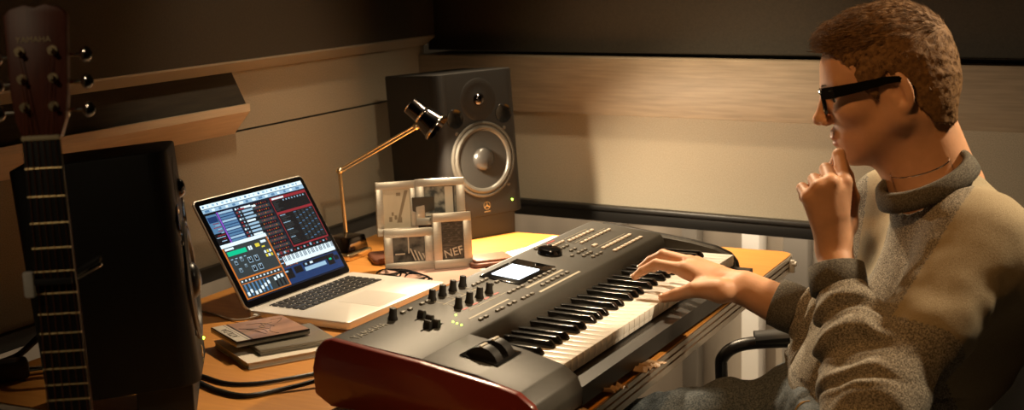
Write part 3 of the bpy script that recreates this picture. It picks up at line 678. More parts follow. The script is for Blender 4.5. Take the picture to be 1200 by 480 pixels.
MB().box((-.880, 2.275, T+.020), (.09, .034, .036), bev=.008, rot=Matrix.Rotation(R(27), 4, 'Z')).build('plug_housing', 'rubber', jk)

# ================================================================ crumpled tape on the table's front edge
def crumple(x, y, z, rz, sx, sy, seed, label):
    rg = random.Random(seed); n = 10; vs = []; fs = []
    for s in (0, 1):
        for i in range(n+1):
            for j in range(5):
                a = (i/n-.5)*sx; b_ = (j/4-.5)*sy
                vs.append((a+rg.uniform(-.002, .002), b_+rg.uniform(-.003, .003), .004+.010*abs(math.sin(i*1.7+seed))*(.4+.6*rg.random())+(.0012 if s else 0)))
    k = (n+1)*5
    for i in range(k, 2*k): vs[i] = (vs[i-k][0], vs[i-k][1], vs[i-k][2]+.0012)
    for i in range(n):
        for j in range(4):
            a = i*5+j; fs.append([a, a+1, a+6, a+5][::-1]); fs.append([k+a, k+a+1, k+a+6, k+a+5])
    for i in range(n): a = i*5; fs += [[a, a+5, k+a+5, k+a], [a+4, k+a+4, k+a+9, a+9]]
    for j in range(4): fs += [[j, k+j, k+j+1, j+1], [n*5+j, n*5+j+1, k+n*5+j+1, k+n*5+j]]
    o = MB().add(vs, fs, 0, False).build('tape_scrap', 'tape', loc=(x, y, T+z), rot=(0, R(6), rz)); return tag(o, label, 'tape', 'crumpled tape scraps on the table edge')
crumple(.215, 2.240, .0, R(60), .075, .045, 3, 'squarish crumpled brown tape scrap nearest the playing hand')
crumple(.150, 2.125, .0, R(58), .06, .035, 5, 'crumpled brown tape scrap in the middle of the table edge row')
crumple(.085, 2.010, .0, R(62), .05, .035, 8, 'small crumpled brown tape scrap between the middle and the long one')
crumple(.068, 1.921, .0, R(50), .10, .030, 9, 'long crumpled brown tape strip at the near end of the row on the table edge')

# ================================================================ guitar on a stand
GT = thing('acoustic_guitar', 'acoustic guitar with dark red headstock standing upright in front of the near speaker', 'guitar', mx=Matrix.Translation((-.563, 1.650, T+.496)) @ Matrix.Rotation(R(3), 4, 'Z') @ Matrix.Rotation(R(-1.2), 4, 'Y') @ Matrix.Rotation(R(-1.2), 4, 'X'))
# local: x right, z up the neck (nut = 0), -y towards the player side
hs = [(-.0225, .0), (-.030, .022), (-.0335, .05), (-.0375, .148), (-.030, .156), (-.012, .161), (0, .157), (.012, .161), (.030, .156), (.0375, .148), (.0335, .05), (.030, .022), (.0225, .0)]
MB().prism([(x, z) for x, z in hs], .002, .017, 'xz', bev=.0015).build('headstock', 'guitar_head', GT, mx=Matrix.Rotation(R(-9), 4, 'X'))
HM = Matrix.Rotation(R(-9), 4, 'X')
MB().text('YAMAHA', .0098, HM @ Matrix.Translation((-.003, .0016, .118)) @ Matrix.Rotation(R(90), 4, 'X'), depth=.0004, spacing=1.05).build('maker_name', 'gold', GT)
pegs = []
for s in (-1, 1):
    for k, z in enumerate((.104, .071, .037)):
        x = s*(.0195-.0012*k); pegs.append((x, z))
        p = MB().cyl((x, .004, z), (x, -.012, z), .0032, seg=12, mx=HM).cyl((x, .002, z), (x, -.001, z), .006, seg=16, mx=HM); p.build('tuner_post', 'gold', GT)
        tk = MB().cyl((s*.030, .020, z-.004), (s*.047, .020, z-.004), .0022, seg=10, mx=HM).box((s*.024, .021, z-.002), (.012, .007, .020), bev=.002, mx=HM)
        tk.sphere((s*.0535, .020, z-.004), .009, 14, mx=HM, sc=(.9, .55, 1.1)); tk.build('tuning_peg', 'chrome', GT)
MB().box((0, -.0012, .0), (.045, .008, .0055), bev=.0012).build('nut', 'bone', GT)
sc65 = .65
def fz(n): return -sc65*(1-2**(-n/12))
zb = fz(19.5)
def hw(z): return .0218 + (.0055)*min(1, -z/fz(12)*-1)
MB().prism([(-.0222, -.003), (.0222, -.003), (hw(zb), zb), (-hw(zb), zb)], -.003, .004, 'xz', bev=.0006).build('fretboard', 'fretboard', GT)
for n in range(1, 20):
    z = fz(n); MB().cyl((-hw(z)+.0006, -.0032, z), (hw(z)-.0006, -.0032, z), .0011, seg=8).build('fret', 'fret', GT)
nk = MB()
pts = []
vs = []; fs = []; ns = 10
for j, z in enumerate((.0, -.05, -.15, -.30, -.385, -.41)):
    dep = [.017, .0165, .018, .020, .030, .05][j]
    for i in range(ns+1):
        a = math.pi*i/ns; vs.append((-hw(z)*math.cos(a), .003+dep*math.sin(a), z))
for j in range(5):
    for i in range(ns): a = j*(ns+1)+i; fs.append([a, a+1, a+ns+2, a+ns+1])
nk.add(vs, fs, 0, True); nk.build('neck', 'guitar_head', GT)
for i in range(6):
    u = (i-2.5)/2.5; pi = [2, 1, 0, 3, 4, 5][i] if i < 3 else [3, 4, 5][2-(i-3)] if False else (3+(5-i))
    px_, pz_ = pegs[[2, 1, 0][i] if i < 3 else 3+[0, 1, 2][i-3]]
    top = HM @ Vector((px_, -.004, pz_))
    MB().tube([top, (u*.0175, -.0045, .0), (u*.0235, -.0060, fz(12)), (u*.027, -.0105, -.652)], [.0006, .00058, .0005, .00045, .0004, .0004][i]*1.0, 6, n=1).build('string', 'bronze_string', GT)
# body below the picture
def bodyw(t): return .142+.055*t - .030*math.exp(-((t-.38)/.16)**2) if True else 0
ol = []
for k in range(33):
    t = k/32; h = (.5-.5*math.cos(math.pi*t)); w_ = (math.sin(math.pi*t)**.55)*(.145+.065*h - .045*math.exp(-((h-.40)/.15)**2)); ol.append((w_, -.395-.47*h))
poly = [(a, b_) for a, b_ in ol] + [(-a, b_) for a, b_ in ol[-2:0:-1]]
MT['spruce'] = mat('spruce_top', (.45, .22, .07), .25, coat=.4, noise=(8, (14, 1, 1), (.52, .27, .09), .3, .7, 4))
gb = MB().prism(poly, .004, .104, 'xz', mi=0, bev=.003); gb.build('body', 'spruce', GT)
MB().lathe([(.050, .0006), (.050, .0012), (.0001, .0012)], (0, .0035, -.52), (0, -1, 0), 36).build('sound_hole', 'synth_dark', GT)
MB().box((0, .000, -.655), (.15, .008, .024), bev=.002).build('bridge', 'fretboard', GT)
# capo
cpz = (fz(5)+fz(6))/2 + .003
cap = thing('capo', 'black capo with chrome lever clamped on the guitar neck', 'capo', mx=GT.matrix_basis if False else None) if False else None
GW = Matrix.Translation((-.563, 1.650, T+.496)) @ Matrix.Rotation(R(3), 4, 'Z') @ Matrix.Rotation(R(-1.2), 4, 'Y') @ Matrix.Rotation(R(-1.2), 4, 'X')
cap = thing('capo', 'black spring capo with a white pad and a slanted chrome lever on the guitar neck', 'capo', mx=GW @ Matrix.Translation((0, 0, cpz)))
MB().tube([(-.026, -.011, .000), (-.031, .004, .001), (-.024, .024, .002), (.004, .030, .004), (.030, .018, .006)], .0052, 8).build('clamp', 'rubber', cap)
MB().box((-.0285, -.013, -.002), (.013, .010, .032), bev=.003).build('pad', 'white_plastic', cap)
MB().box((.0, -.0125, .000), (.046, .006, .008), bev=.002).build('bar', 'rubber', cap)
MB().box((.043, -.006, .010), (.034, .007, .006), bev=.002, rot=Matrix.Rotation(R(-27), 4, 'Y')).box((.043, -.006, .017), (.034, .009, .006), bev=.002, mi=1, rot=Matrix.Rotation(R(-27), 4, 'Y')).build('lever', ['chrome', 'rubber'], cap)
# stand
bzw = T+.496-.866
gs = thing('guitar_stand', 'black floor stand carrying the guitar', 'stand', (-.555, 1.70, 0))
MB().cyl((0, .095, .03), (0, .10, .60), .012, seg=14).build('post', 'rubber', gs)
for a in (90, 210, 330): MB().cyl((0, .095, .14), (.24*math.cos(R(a)), .095+.24*math.sin(R(a)), .010), .009, seg=12).build('leg', 'rubber', gs)
for s in (-1, 1): MB().tube([(0, .095, bzw-.03), (s*.09, .08, bzw-.035), (s*.10, .02, bzw-.030), (s*.10, -.07, bzw-.025), (s*.10, -.085, bzw+.01)], .008, 8).build('cradle_arm', 'rubber', gs)
# ================================================================ the man: one continuous skin, with hair and clothes as parts
MT['skin'] = mat('skin', (.56, .30, .165), .55, bump=.10, bscale=260, noise=(55, (1, 1, 1), (.62, .33, .19), .3, .7, 4))
_b = MT['skin'].node_tree.nodes['Principled BSDF']; _b.inputs['Subsurface Weight'].default_value = .12; _b.inputs['Subsurface Radius'].default_value = (.012, .005, .003); _b.inputs['Subsurface Scale'].default_value = .5
MT['lip'] = mat('lip_skin', (.50, .20, .12), .4)
MT['nail'] = mat('fingernail', (.66, .40, .28), .3)
MT['hair'] = mat('short_brown_hair', (.10, .050, .018), .7, spec=.25, noise=(160, (1, 1, 1), (.21, .112, .042), .3, .7, 3), bump=.5, bscale=500)
MT['heather'] = mat('grey_heather_knit', (.095, .082, .062), .95, noise=(520, (1, 1, 1), (.40, .355, .28), .42, .62, 2), bump=.6, bscale=520)
MT['tan_knit'] = mat('tan_knit', (.30, .245, .155), .92, noise=(600, (1, 1, 1), (.37, .305, .20), .35, .65, 2), bump=.4, bscale=700)
MT['rib_knit'] = mat('dark_grey_rib_knit', (.060, .053, .042), .95, noise=(500, (1, 1, 1), (.16, .145, .115), .4, .65, 2), bump=.6, bscale=600)
MT['denim'] = mat('blue_grey_denim', (.045, .06, .072), .9, noise=(330, (1, 1, 1), (.15, .17, .18), .38, .66, 4), bump=.5, bscale=700)
MT['thread'] = mat('ochre_thread', (.55, .32, .08), .7)
MT['eye_white'] = mat('eye_white', (.75, .70, .62), .15); MT['iris'] = mat('grey_iris', (.05, .06, .06), .1)

def unit(v): v = np.array(v, float); return v/np.linalg.norm(v)
class Field:
    def __init__(s, lo, hi, h):
        s.lo = np.array(lo, float); s.h = h; s.n = np.ceil((np.array(hi)-s.lo)/h).astype(int)+1
        s.d = np.full(s.n, .5, np.float32)
        s.ax = [(s.lo[i]+h*np.arange(s.n[i])).astype(np.float32) for i in range(3)]
    def win(s, lo, hi):
        a = np.clip(np.floor((np.array(lo)-s.lo)/s.h).astype(int), 0, s.n); b = np.clip(np.ceil((np.array(hi)-s.lo)/s.h).astype(int)+1, 0, s.n)
        sl = tuple(slice(a[i], b[i]) for i in range(3))
        return sl, s.ax[0][sl[0]][:, None, None], s.ax[1][sl[1]][None, :, None], s.ax[2][sl[2]][None, None, :]
    def comb(s, sl, q, k, sub=False):
        d = s.d[sl]
        if sub:
            q = -q
            if k > 0: h = np.maximum(k-np.abs(d-q), 0)/k; s.d[sl] = np.maximum(d, q)+h*h*k*.25
            else: s.d[sl] = np.maximum(d, q)
        else:
            if k > 0: h = np.maximum(k-np.abs(d-q), 0)/k; s.d[sl] = np.minimum(d, q)-h*h*k*.25
            else: s.d[sl] = np.minimum(d, q)
    def cap(s, a, b, ra, rb=None, k=.01, sub=False):
        rb = ra if rb is None else rb; a = np.array(a, float); b = np.array(b, float); m = max(ra, rb)+k+2*s.h
        sl, X, Y, Z = s.win(np.minimum(a, b)-m, np.maximum(a, b)+m)
        ab = b-a; L2 = max(ab@ab, 1e-12)
        t = np.clip(((X-a[0])*ab[0]+(Y-a[1])*ab[1]+(Z-a[2])*ab[2])/L2, 0, 1)
        q = np.sqrt((X-a[0]-t*ab[0])**2+(Y-a[1]-t*ab[1])**2+(Z-a[2]-t*ab[2])**2)-(ra+(rb-ra)*t)
        s.comb(sl, q.astype(np.float32), k, sub)
    def chain(s, pts, rs, k=.006):
        for i in range(len(pts)-1): s.cap(pts[i], pts[i+1], rs[i], rs[i+1], k)
    def ell(s, c, r, B=None, k=.01, sub=False):
        c = np.array(c, float); r = np.array(r, float); B = np.eye(3) if B is None else np.array(B, float)
        m = r.max()+k+2*s.h; sl, X, Y, Z = s.win(c-m, c+m)
        x, y, z = X-c[0], Y-c[1], Z-c[2]
        u = [(x*B[i][0]+y*B[i][1]+z*B[i][2]) for i in range(3)]
        k0 = np.sqrt((u[0]/r[0])**2+(u[1]/r[1])**2+(u[2]/r[2])**2); k1 = np.sqrt((u[0]/r[0]**2)**2+(u[1]/r[1]**2)**2+(u[2]/r[2]**2)**2)
        q = k0*(k0-1)/np.maximum(k1, 1e-6)
        s.comb(sl, q.astype(np.float32), k, sub)
    def cut(s, p, n):       # keep the side n points away from
        p = np.array(p, float); n = unit(n)
        q = (s.ax[0][:, None, None]-p[0])*n[0]+(s.ax[1][None, :, None]-p[1])*n[1]+(s.ax[2][None, None, :]-p[2])*n[2]
        s.d = np.maximum(s.d, q.astype(np.float32))
    def mesh(s, relax=2):
        d = s.d; S = d < 0
        c = np.zeros(tuple(np.array(S.shape)-1), np.uint8)
        for i in (0, 1):
            for j in (0, 1):
                for k in (0, 1): c += S[i:S.shape[0]-1+i, j:S.shape[1]-1+j, k:S.shape[2]-1+k]
        act = (c > 0) & (c < 8); idx = np.argwhere(act); ids = np.full(c.shape, -1, np.int32); ids[act] = np.arange(len(idx))
        I, J, K = idx.T
        acc = np.zeros((len(idx), 3)); cnt = np.zeros(len(idx))
        cor = {(i, j, k): d[I+i, J+j, K+k] for i in (0, 1) for j in (0, 1) for k in (0, 1)}
        for ax in range(3):
            for u in (0, 1):
                for v in (0, 1):
                    a = [u, v]; a.insert(ax, 0); b = [u, v]; b.insert(ax, 1)
                    da, db = cor[tuple(a)], cor[tuple(b)]; cr = (da < 0) != (db < 0)
                    t = np.where(cr, da/np.where(cr, da-db, 1), 0); p = np.zeros((len(idx), 3)); p[:] = a; p[:, ax] = t
                    acc += p*cr[:, None]; cnt += cr
        V = s.lo+(idx+acc/cnt[:, None])*s.h
        Fs = []
        for ax in range(3):
            sh = [slice(1, -1)]*3; A = [slice(1, n-1) for n in S.shape]
            a = list(A); a[ax] = slice(0, S.shape[ax]-1); b = list(A); b[ax] = slice(1, S.shape[ax])
            sa, sb = S[tuple(a)], S[tuple(b)]; cr = np.argwhere(sa != sb)
            if len(cr) == 0: continue
            fl = sa[tuple(cr.T)]
            o = np.ones(3, int); o[ax] = 0; e = cr+o
            u, v = [x for x in range(3) if x != ax]
            def g(du, dv):
                q = e.copy(); q[:, u] -= du; q[:, v] -= dv; return ids[tuple(q.T)]
            Q = np.stack([g(1, 1), g(0, 1), g(0, 0), g(1, 0)], 1)
            if ax == 1: fl = ~fl
            Q = np.where(fl[:, None], Q, Q[:, ::-1]); Fs.append(Q[(Q >= 0).all(1)])
        Fq = np.concatenate(Fs)
        for it in range(relax):
            acc = np.zeros_like(V); cnt = np.zeros(len(V))
            for a in range(4):
                for b in (1, 3):
                    np.add.at(acc, Fq[:, a], V[Fq[:, (a+b) % 4]]); np.add.at(cnt, Fq[:, a], 1)
            V = V+.5*(acc/np.maximum(cnt, 1)[:, None]-V)
        return V, Fq
_lat = rng.standard_normal((3, 33, 33, 33)).astype(np.float32)
def vnoise(X, sc, ch=0):
    p = (X*sc) % 32; i = np.floor(p).astype(int); f = p-i; f = f*f*(3-2*f); L = _lat[ch]; out = 0
    for a in (0, 1):
        for b in (0, 1):
            for c in (0, 1):
                wt = (f[:, 0] if a else 1-f[:, 0])*(f[:, 1] if b else 1-f[:, 1])*(f[:, 2] if c else 1-f[:, 2])
                out = out+wt*L[(i[:, 0]+a) % 33, (i[:, 1]+b) % 33, (i[:, 2]+c) % 33]
    return out
def vnormals(V, Fq):
    n = np.cross(V[Fq[:, 2]]-V[Fq[:, 0]], V[Fq[:, 3]]-V[Fq[:, 1]]); N = np.zeros_like(V)
    for a in range(4): np.add.at(N, Fq[:, a], n)
    return N/np.maximum(np.linalg.norm(N, axis=1), 1e-12)[:, None]
def np_obj(name, V, Fq, mats, parent=None, mi=None):
    me = bpy.data.meshes.new(name); V = np.array(V, float) + (0, 0, T)
    me.vertices.add(len(V)); me.vertices.foreach_set('co', V.ravel().astype(np.float32))
    me.loops.add(Fq.size); me.loops.foreach_set('vertex_index', Fq.ravel().astype(np.int32))
    me.polygons.add(len(Fq)); me.polygons.foreach_set('loop_start', np.arange(len(Fq), dtype=np.int32)*Fq.shape[1])
    for m in mats: me.materials.append(MT[m])
    if mi is not None: me.polygons.foreach_set('material_index', mi.astype(np.int32))
    me.polygons.foreach_set('use_smooth', np.ones(len(Fq), bool)); me.update(calc_edges=True); me.validate()
    o = bpy.data.objects.new(name, me); COL.objects.link(o)
    if parent is not None: o.parent = parent
    return o

# ---- joints (metres, z from the table top)
J = {
    'col': (0.6505, 2.1377, 0.3278),
    'head': (0.6040, 2.2053, 0.4742),
    'neck': (0.6782, 2.1898, 0.3350),
    'sh_l': (0.7056, 2.0318, 0.2501),
    'sh_r': (0.6534, 2.3366, 0.2485),
    'el_l': (0.4942, 1.8855, 0.0073),
    'fa_l': (0.5100, 1.9842, 0.1020),
    'cu_l': (0.4975, 2.0597, 0.1806),
    'wr_l': (0.4959, 2.0897, 0.2330),
    'el_r': (0.6020, 2.2898, -0.0059),
    'fa_r': (0.5347, 2.3201, 0.0484),
    'cu_r': (0.4877, 2.3446, 0.0708),
    'wr_r': (0.4079, 2.3855, 0.0999),
    'i1_l': (0.5111, 2.0937, 0.3378),
    'i2_l': (0.5127, 2.1360, 0.3739),
    'i3_l': (0.5107, 2.1605, 0.3526),
    'i4_l': (0.5149, 2.1544, 0.3357),
    'm1_l': (0.4879, 2.0788, 0.3396),
    'm2_l': (0.4893, 2.1201, 0.3541),
    'm3_l': (0.4952, 2.1503, 0.3301),
    'm4_l': (0.5005, 2.1375, 0.3158),
    'r1_l': (0.4694, 2.0775, 0.3324),
    'r2_l': (0.4703, 2.1173, 0.3390),
    'r3_l': (0.4768, 2.1457, 0.3164),
    'r4_l': (0.4850, 2.1334, 0.3047),
    'p1_l': (0.4551, 2.0828, 0.3173),
    'p2_l': (0.4518, 2.1170, 0.3261),
    'p3_l': (0.4595, 2.1399, 0.3070),
    'p4_l': (0.4682, 2.1298, 0.2963),
    't0_l': (0.5178, 2.1115, 0.2685),
    't1_l': (0.5343, 2.1432, 0.3029),
    't2_l': (0.5334, 2.1691, 0.3328),
    't3_l': (0.5261, 2.1683, 0.3565),
    'i1_r': (0.3114, 2.4359, 0.1251),
    'i2_r': (0.2613, 2.4723, 0.1293),
    'i3_r': (0.2364, 2.4750, 0.1166),
    'i4_r': (0.2220, 2.4731, 0.1062),
    'm1_r': (0.3211, 2.4628, 0.1330),
    'm2_r': (0.2787, 2.5144, 0.1372),
    'm3_r': (0.2565, 2.5320, 0.1224),
    'm4_r': (0.2406, 2.5346, 0.1091),
    'r1_r': (0.3369, 2.4868, 0.1255),
    'r2_r': (0.3042, 2.5421, 0.1221),
    'r3_r': (0.2841, 2.5651, 0.1091),
    'r4_r': (0.2665, 2.5680, 0.0973),
    'p1_r': (0.3529, 2.4999, 0.1139),
    'p2_r': (0.3287, 2.5454, 0.1124),
    'p3_r': (0.3128, 2.5739, 0.1013),
    'p4_r': (0.2973, 2.5819, 0.0898),
    't0_r': (0.3639, 2.3654, 0.1015),
    't1_r': (0.3200, 2.3857, 0.1008),
    't2_r': (0.2903, 2.4036, 0.0878),
    't3_r': (0.2667, 2.4123, 0.0800),
    'PEL': (0.5476, 2.2434, -0.1135),
    'ABD': (0.6048, 2.2473, -0.0000),
    'CHE': (0.6827, 2.2173, 0.1243),
    'hip_l': (0.5300, 2.0900, -0.1150),
    'hip_r': (0.5500, 2.2700, -0.1000),
    'kn_l': (0.0500, 2.0800, -0.2000),
    'kn_r': (0.0600, 2.3300, -0.1700),
    'an_l': (0.1000, 2.1300, -0.6000),
    'an_r': (0.1600, 2.4000, -0.6000),
}
FT = unit((-.99, .10, 0)); LVT = np.array((-FT[1], FT[0], 0)); ZU = np.array((0, 0, 1.))
PEL, ABD, CHE = (np.array(J[k]) for k in ('PEL', 'ABD', 'CHE')); SHM = (np.array(J['sh_l'])+np.array(J['sh_r']))/2
# ---- head frame
HP = R(12)
hf0 = unit((-.970, .243, 0)); HL_ = np.array((-hf0[1], hf0[0], 0)); HF = hf0*math.cos(HP)-ZU*math.sin(HP); HU = ZU*math.cos(HP)+hf0*math.sin(HP)
HO = np.array(J['head'])
HB = np.array([HF, HL_, HU])
def hp(x, y, z): return HO+HF*x+HL_*y+HU*z

fd = Field((.16, 1.55, -.16), (.80, 2.66, .70), .0024)
# skull and face
fd.ell(hp(-.008, 0, .033), (.099, .076, .094), HB, 0)
fd.ell(hp(.040, 0, .022), (.054, .060, .062), HB, .03)
fd.ell(hp(.030, 0, -.040), (.060, .058, .072), HB, .03)
for s in (-1, 1):
    fd.cap(hp(-.012, s*.058, -.045), hp(.060, s*.020, -.094), .017, .017, .03)
    fd.cap(hp(-.012, s*.060, -.010), hp(-.014, s*.058, -.050), .016, .016, .02)
    fd.ell(hp(.060, s*.046, -.022), (.022, .018, .016), HB, .025)
    fd.cap(hp(.087, s*.010, .018), hp(.070, s*.048, .022), .0095, .008, .015)
fd.ell(hp(.074, 0, -.099), (.018, .021, .016), HB, .02)
fd.ell(hp(.060, 0, -.070), (.034, .036, .024), HB, .02)
for s in (-1, 1): fd.ell(hp(.096, s*.034, -.002), (.019, .019, .013), HB, .012, True)
fd.cap(hp(.090, 0, .014), hp(.111, 0, -.030), .0085, .0095, .010)
fd.ell(hp(.114, 0, -.0335), (.0100, .0105, .0090), HB, .008)
for s in (-1, 1):
    fd.ell(hp(.102, s*.0130, -.037), (.0115, .0075, .0080), HB, .006)
    fd.ell(hp(.108, s*.0070, -.0435), (.0060, .0036, .0042), HB, .003, True)
    fd.ell(hp(.0745, s*.034, .0035), (.0140, .0150, .0050), HB, .005)      # upper lid
    fd.ell(hp(.0735, s*.034, -.0105), (.0135, .0150, .0045), HB, .005)     # lower lid
fd.ell(hp(.092, 0, -.0590), (.0095, .021, .0075), HB, .008)
fd.ell(hp(.0955, 0, -.0655), (.0078, .021, .0048), HB, .003)
fd.ell(hp(.0925, 0, -.0760), (.0085, .019, .0058), HB, .004)
fd.cap(hp(.106, -.022, -.0705), hp(.106, .022, -.0705), .0028, .0028, .003, True)
# ears
for s in (-1, 1):
    A = np.array([unit(HF*math.cos(R(14))-HU*math.sin(R(14))*-1*0+HL_*s*-.25), None, None], dtype=object)
    ex = unit(HF*.93-HL_*s*.30+HU*-.12); ey = unit(HL_*s*.95+HF*.30); ez = unit(np.cross(ex, ey)*s if True else HU)
    ez = unit(HU-ex*(HU@ex)-ey*(HU@ey)); B = [ex, ey, ez]
    c = hp(-.020, s*.0775, -.008)
    fd.ell(c, (.0185, .0060, .0320), B, .004)
    fd.ell(c+ey*.0058+ex*.003+ez*-.001, (.0120, .0068, .0225), B, .003, True)
    fd.ell(c+ez*-.025+ex*.005, (.0090, .0050, .0100), B, .005)
    fd.cap(c+ex*.013+ez*-.006, c+ex*.012+ez*-.013, .0042, .0042, .005)
    fd.cap(c+ey*.001+ex*-.004+ez*.016, c+ey*.0015+ex*-.007+ez*-.012, .0032, .0028, .004)
# neck, throat and shoulders
NB = np.array(J['neck'])
fd.cap(hp(-.035, 0, -.055), NB+(.010, 0, -.02), .055, .063, .03)
fd.cap(hp(.010, 0, -.075), NB+FT*.022+(0, 0, -.03), .040, .046, .03)
fd.ell(hp(.010, 0, -.125), (.012, .011, .014), HB, .014)
for s in (-1, 1): fd.cap(hp(-.045, s*.045, -.055), NB+FT*.040+LVT*s*.015+(0, 0, -.03), .013, .010, .02)
for s, k in ((1, 'l'), (-1, 'r')):
    sh = np.array(J['sh_'+k]); fd.cap(NB+(.02, 0, -.05), sh+(0, 0, -.015), .042, .042, .05)
    fd.cap(sh, J['el_'+k], .048, .040, .03)
for s in (-1, 1):
    fd.cap(SHM+LVT*s*.06+(.01, 0, -.09), CHE+LVT*s*.06, .060, .078, .04); fd.cap(CHE+LVT*s*.06, ABD+LVT*s*.05, .078, .08, .04); fd.cap(ABD+LVT*s*.05, PEL+LVT*s*.06, .08, .08, .04)
# forearms
fd.chain([J['el_l'], J['fa_l'], J['wr_l']], [.040, .037, .0265], .02)
fd.chain([J['el_r'], J['fa_r'], J['wr_r']], [.041, .038, .027], .02)
fd.cap(np.array(J['wr_r'])+(0, 0, .004), np.array(J['wr_r'])*.6+np.array(J['fa_r'])*.4, .024, .030, .02)
# hands: palms by metacarpals, then separate fingers
def hand(p, fr):
    W_ = np.array(J['wr_'+p]); N = ('i', 'm', 'r', 'p')
    for i, n in enumerate(N):
        mc = np.array(J[n+'1_'+p]); base = W_*.72+mc*.28
        fd.cap(W_, mc, .0205, .0135-.0010*(i == 3), .012)
    for a, b in (('i', 'm'), ('m', 'r'), ('r', 'p')):
        fd.cap(W_*.45+(np.array(J[a+'1_'+p])+np.array(J[b+'1_'+p]))*.275, (np.array(J[a+'1_'+p])+np.array(J[b+'1_'+p]))*.5*.88+W_*.12, .0165, .0120, .008)
    for i, n in enumerate(N):
        r = [1.0, 1.02, .97, .86][i]
        fd.chain([J[n+'1_'+p], J[n+'2_'+p], J[n+'3_'+p], J[n+'4_'+p]], [.0118*r, .0098*r, .0084*r, .0072*r], .0035)
    fd.chain([J['t0_'+p], J['t1_'+p], J['t2_'+p], J['t3_'+p]], [.0185, .0138, .0112, .0086], .005)
    fd.cap(W_, J['t0_'+p], .021, .0185, .012)
hand('l', 0); hand('r', 0)
fd.cap(J['t0_r'], J['i1_r'], .010, .010, .02)
V, Fq = fd.mesh(1)
N_v = vnormals(V, Fq)
loc_ = (V-HO) @ HB.T
# face colours: lips
cen = V[Fq].mean(1); lc = (cen-HO) @ HB.T
mi = np.zeros(len(Fq), int)
mi[(lc[:, 0] > .088) & (np.abs(lc[:, 1]) < .021) & (lc[:, 2] < -.0615) & (lc[:, 2] > -.081)] = 1
person = np_obj('person', V, Fq, ['skin', 'lip'], None, mi)
tag(person, 'man in black glasses and grey sweater playing the synthesizer, one hand at his chin', 'person')
for s in (-1, 1):
    e = MB().sphere(tuple(hp(.0715, s*.034, -.003)+(0, 0, T)), .0122, 20); dirn = HF*.97-HU*.12
    e.sphere(tuple(hp(.0715, s*.034, -.003)+dirn*.0088+(0, 0, T)), .0058, 14, mi=1)
    e.build('eye', ['eye_white', 'iris'], person)
# fingernails that show: thumb and index of the playing hand
def nail(tip, prev, upv, L=.010, W=.0085, lift=.0062):
    tip = np.array(tip); d = unit(tip-np.array(prev)); u = unit(np.array(upv)-d*(np.array(upv)@d)); sd = np.cross(d, u); c = tip+u*lift+d*.002
    m = Matrix(((sd[0], d[0], u[0], c[0]), (sd[1], d[1], u[1], c[1]), (sd[2], d[2], u[2], c[2]+T), (0, 0, 0, 1)))
    MB().sphere((0, 0, 0), 1, 14, mx=m @ Matrix.Diagonal((W/2, L/2, .0016, 1))).build('fingernail', 'nail', person)
nail(J['t3_r'], J['t2_r'], (-.25, -.35, .9), lift=.0074); nail(J['i4_r'], J['i3_r'], (-.7, -.3, .6)); nail(J['m4_r'], J['m3_r'], (-.7, -.2, .6))

# ---- hair
hd_ = Field(tuple(HO-.15), tuple(HO+.15), .0024)
hd_.ell(hp(-.010, 0, .035), (.1035, .0790, .0965), HB, 0)
hd_.ell(hp(.036, 0, .066), (.056, .056, .048), HB, .03)       # fuller top front
hd_.ell(hp(.065, 0, .092), (.029, .044, .018), HB, .02)       # tuft over the forehead
hd_.ell(hp(-.055, 0, -.015), (.056, .066, .058), HB, .03)
hd_.cap(hp(-.055, -.028, -.05), hp(-.060, -.026, -.085), .034, .034, .03); hd_.cap(hp(-.055, .028, -.05), hp(-.060, .026, -.085), .034, .034, .03)
for s in (-1, 1): hd_.ell(hp(.022, s*.066, .012), (.022, .012, .034), HB, .012)   # sideburns
GX = np.stack(np.meshgrid(hd_.ax[0], hd_.ax[1], hd_.ax[2], indexing='ij'), -1).reshape(-1, 3) - HO
LG = GX @ HB.T
hl = np.interp(LG[:, 0], [-.13, -.105, -.085, -.060, -.040, -.022, -.004, .008, .018, .034, .050, .064, .080, .100, .12], [-.060, -.070, -.076, -.066, -.034, .006, .026, .018, -.012, .004, .040, .060, .070, .078, .080])
m_ = (hl-LG[:, 2])*.75
nz = vnoise(LG*np.array((1, 1, 1.0)), 70, 0)*.0008+vnoise(LG, 160, 1)*.0006+vnoise(LG, 330, 2)*.0006
hd_.d = np.maximum(hd_.d+nz.reshape(hd_.d.shape).astype(np.float32)*.8, (m_+nz*1.4).reshape(hd_.d.shape).astype(np.float32))
HV, HFq = hd_.mesh(0)
hair = np_obj('hair', HV, HFq, ['hair'], person)
# strands over the cap: short tapered blades
HN = vnormals(HV, HFq); hlc = (HV-HO) @ HB.T
skin_d = np.ones(len(HV))
ok = np.where((((HN @ HB.T)[:, 2] > -.75)))[0]; pick = rng.choice(ok, 13000)
svs = []; sfs = []
for i in pick:
    p, n, l = HV[i], HN[i], hlc[i]
    if n @ (p-hp(-.01, 0, .02)) < 0: continue
    flow = unit(HF*(.9 if l[2] > .05 else -.25)+HU*(.15 if l[0] > .05 else -.8 if l[2] < .07 else -.05)+HL_*rng.normal()*.22+rng.normal(size=3)*.14)
    tfl = unit(flow-n*(flow@n)); L_ = (.020 if l[2] > .07 else .011 if l[2] > .02 else .007)*rng.uniform(.7, 1.2); lift = .30 if l[2] > .07 and l[0] > 0 else .10
    sd = np.cross(tfl, n)*.00055; k = len(svs)
    for t, wd in ((0, 1), (.5, .85), (1, .1)):
        c = p-n*.001+tfl*L_*t+n*(L_*lift*t*(1.1-.4*t))
        svs += [c-sd*wd, c+sd*wd, c+n*.0004*wd+tfl*.0001]
    for a in (0, 3):
        for u, v in ((0, 1), (1, 2), (2, 0)): sfs.append((k+a+u, k+a+v, k+a+3+v, k+a+3+u))
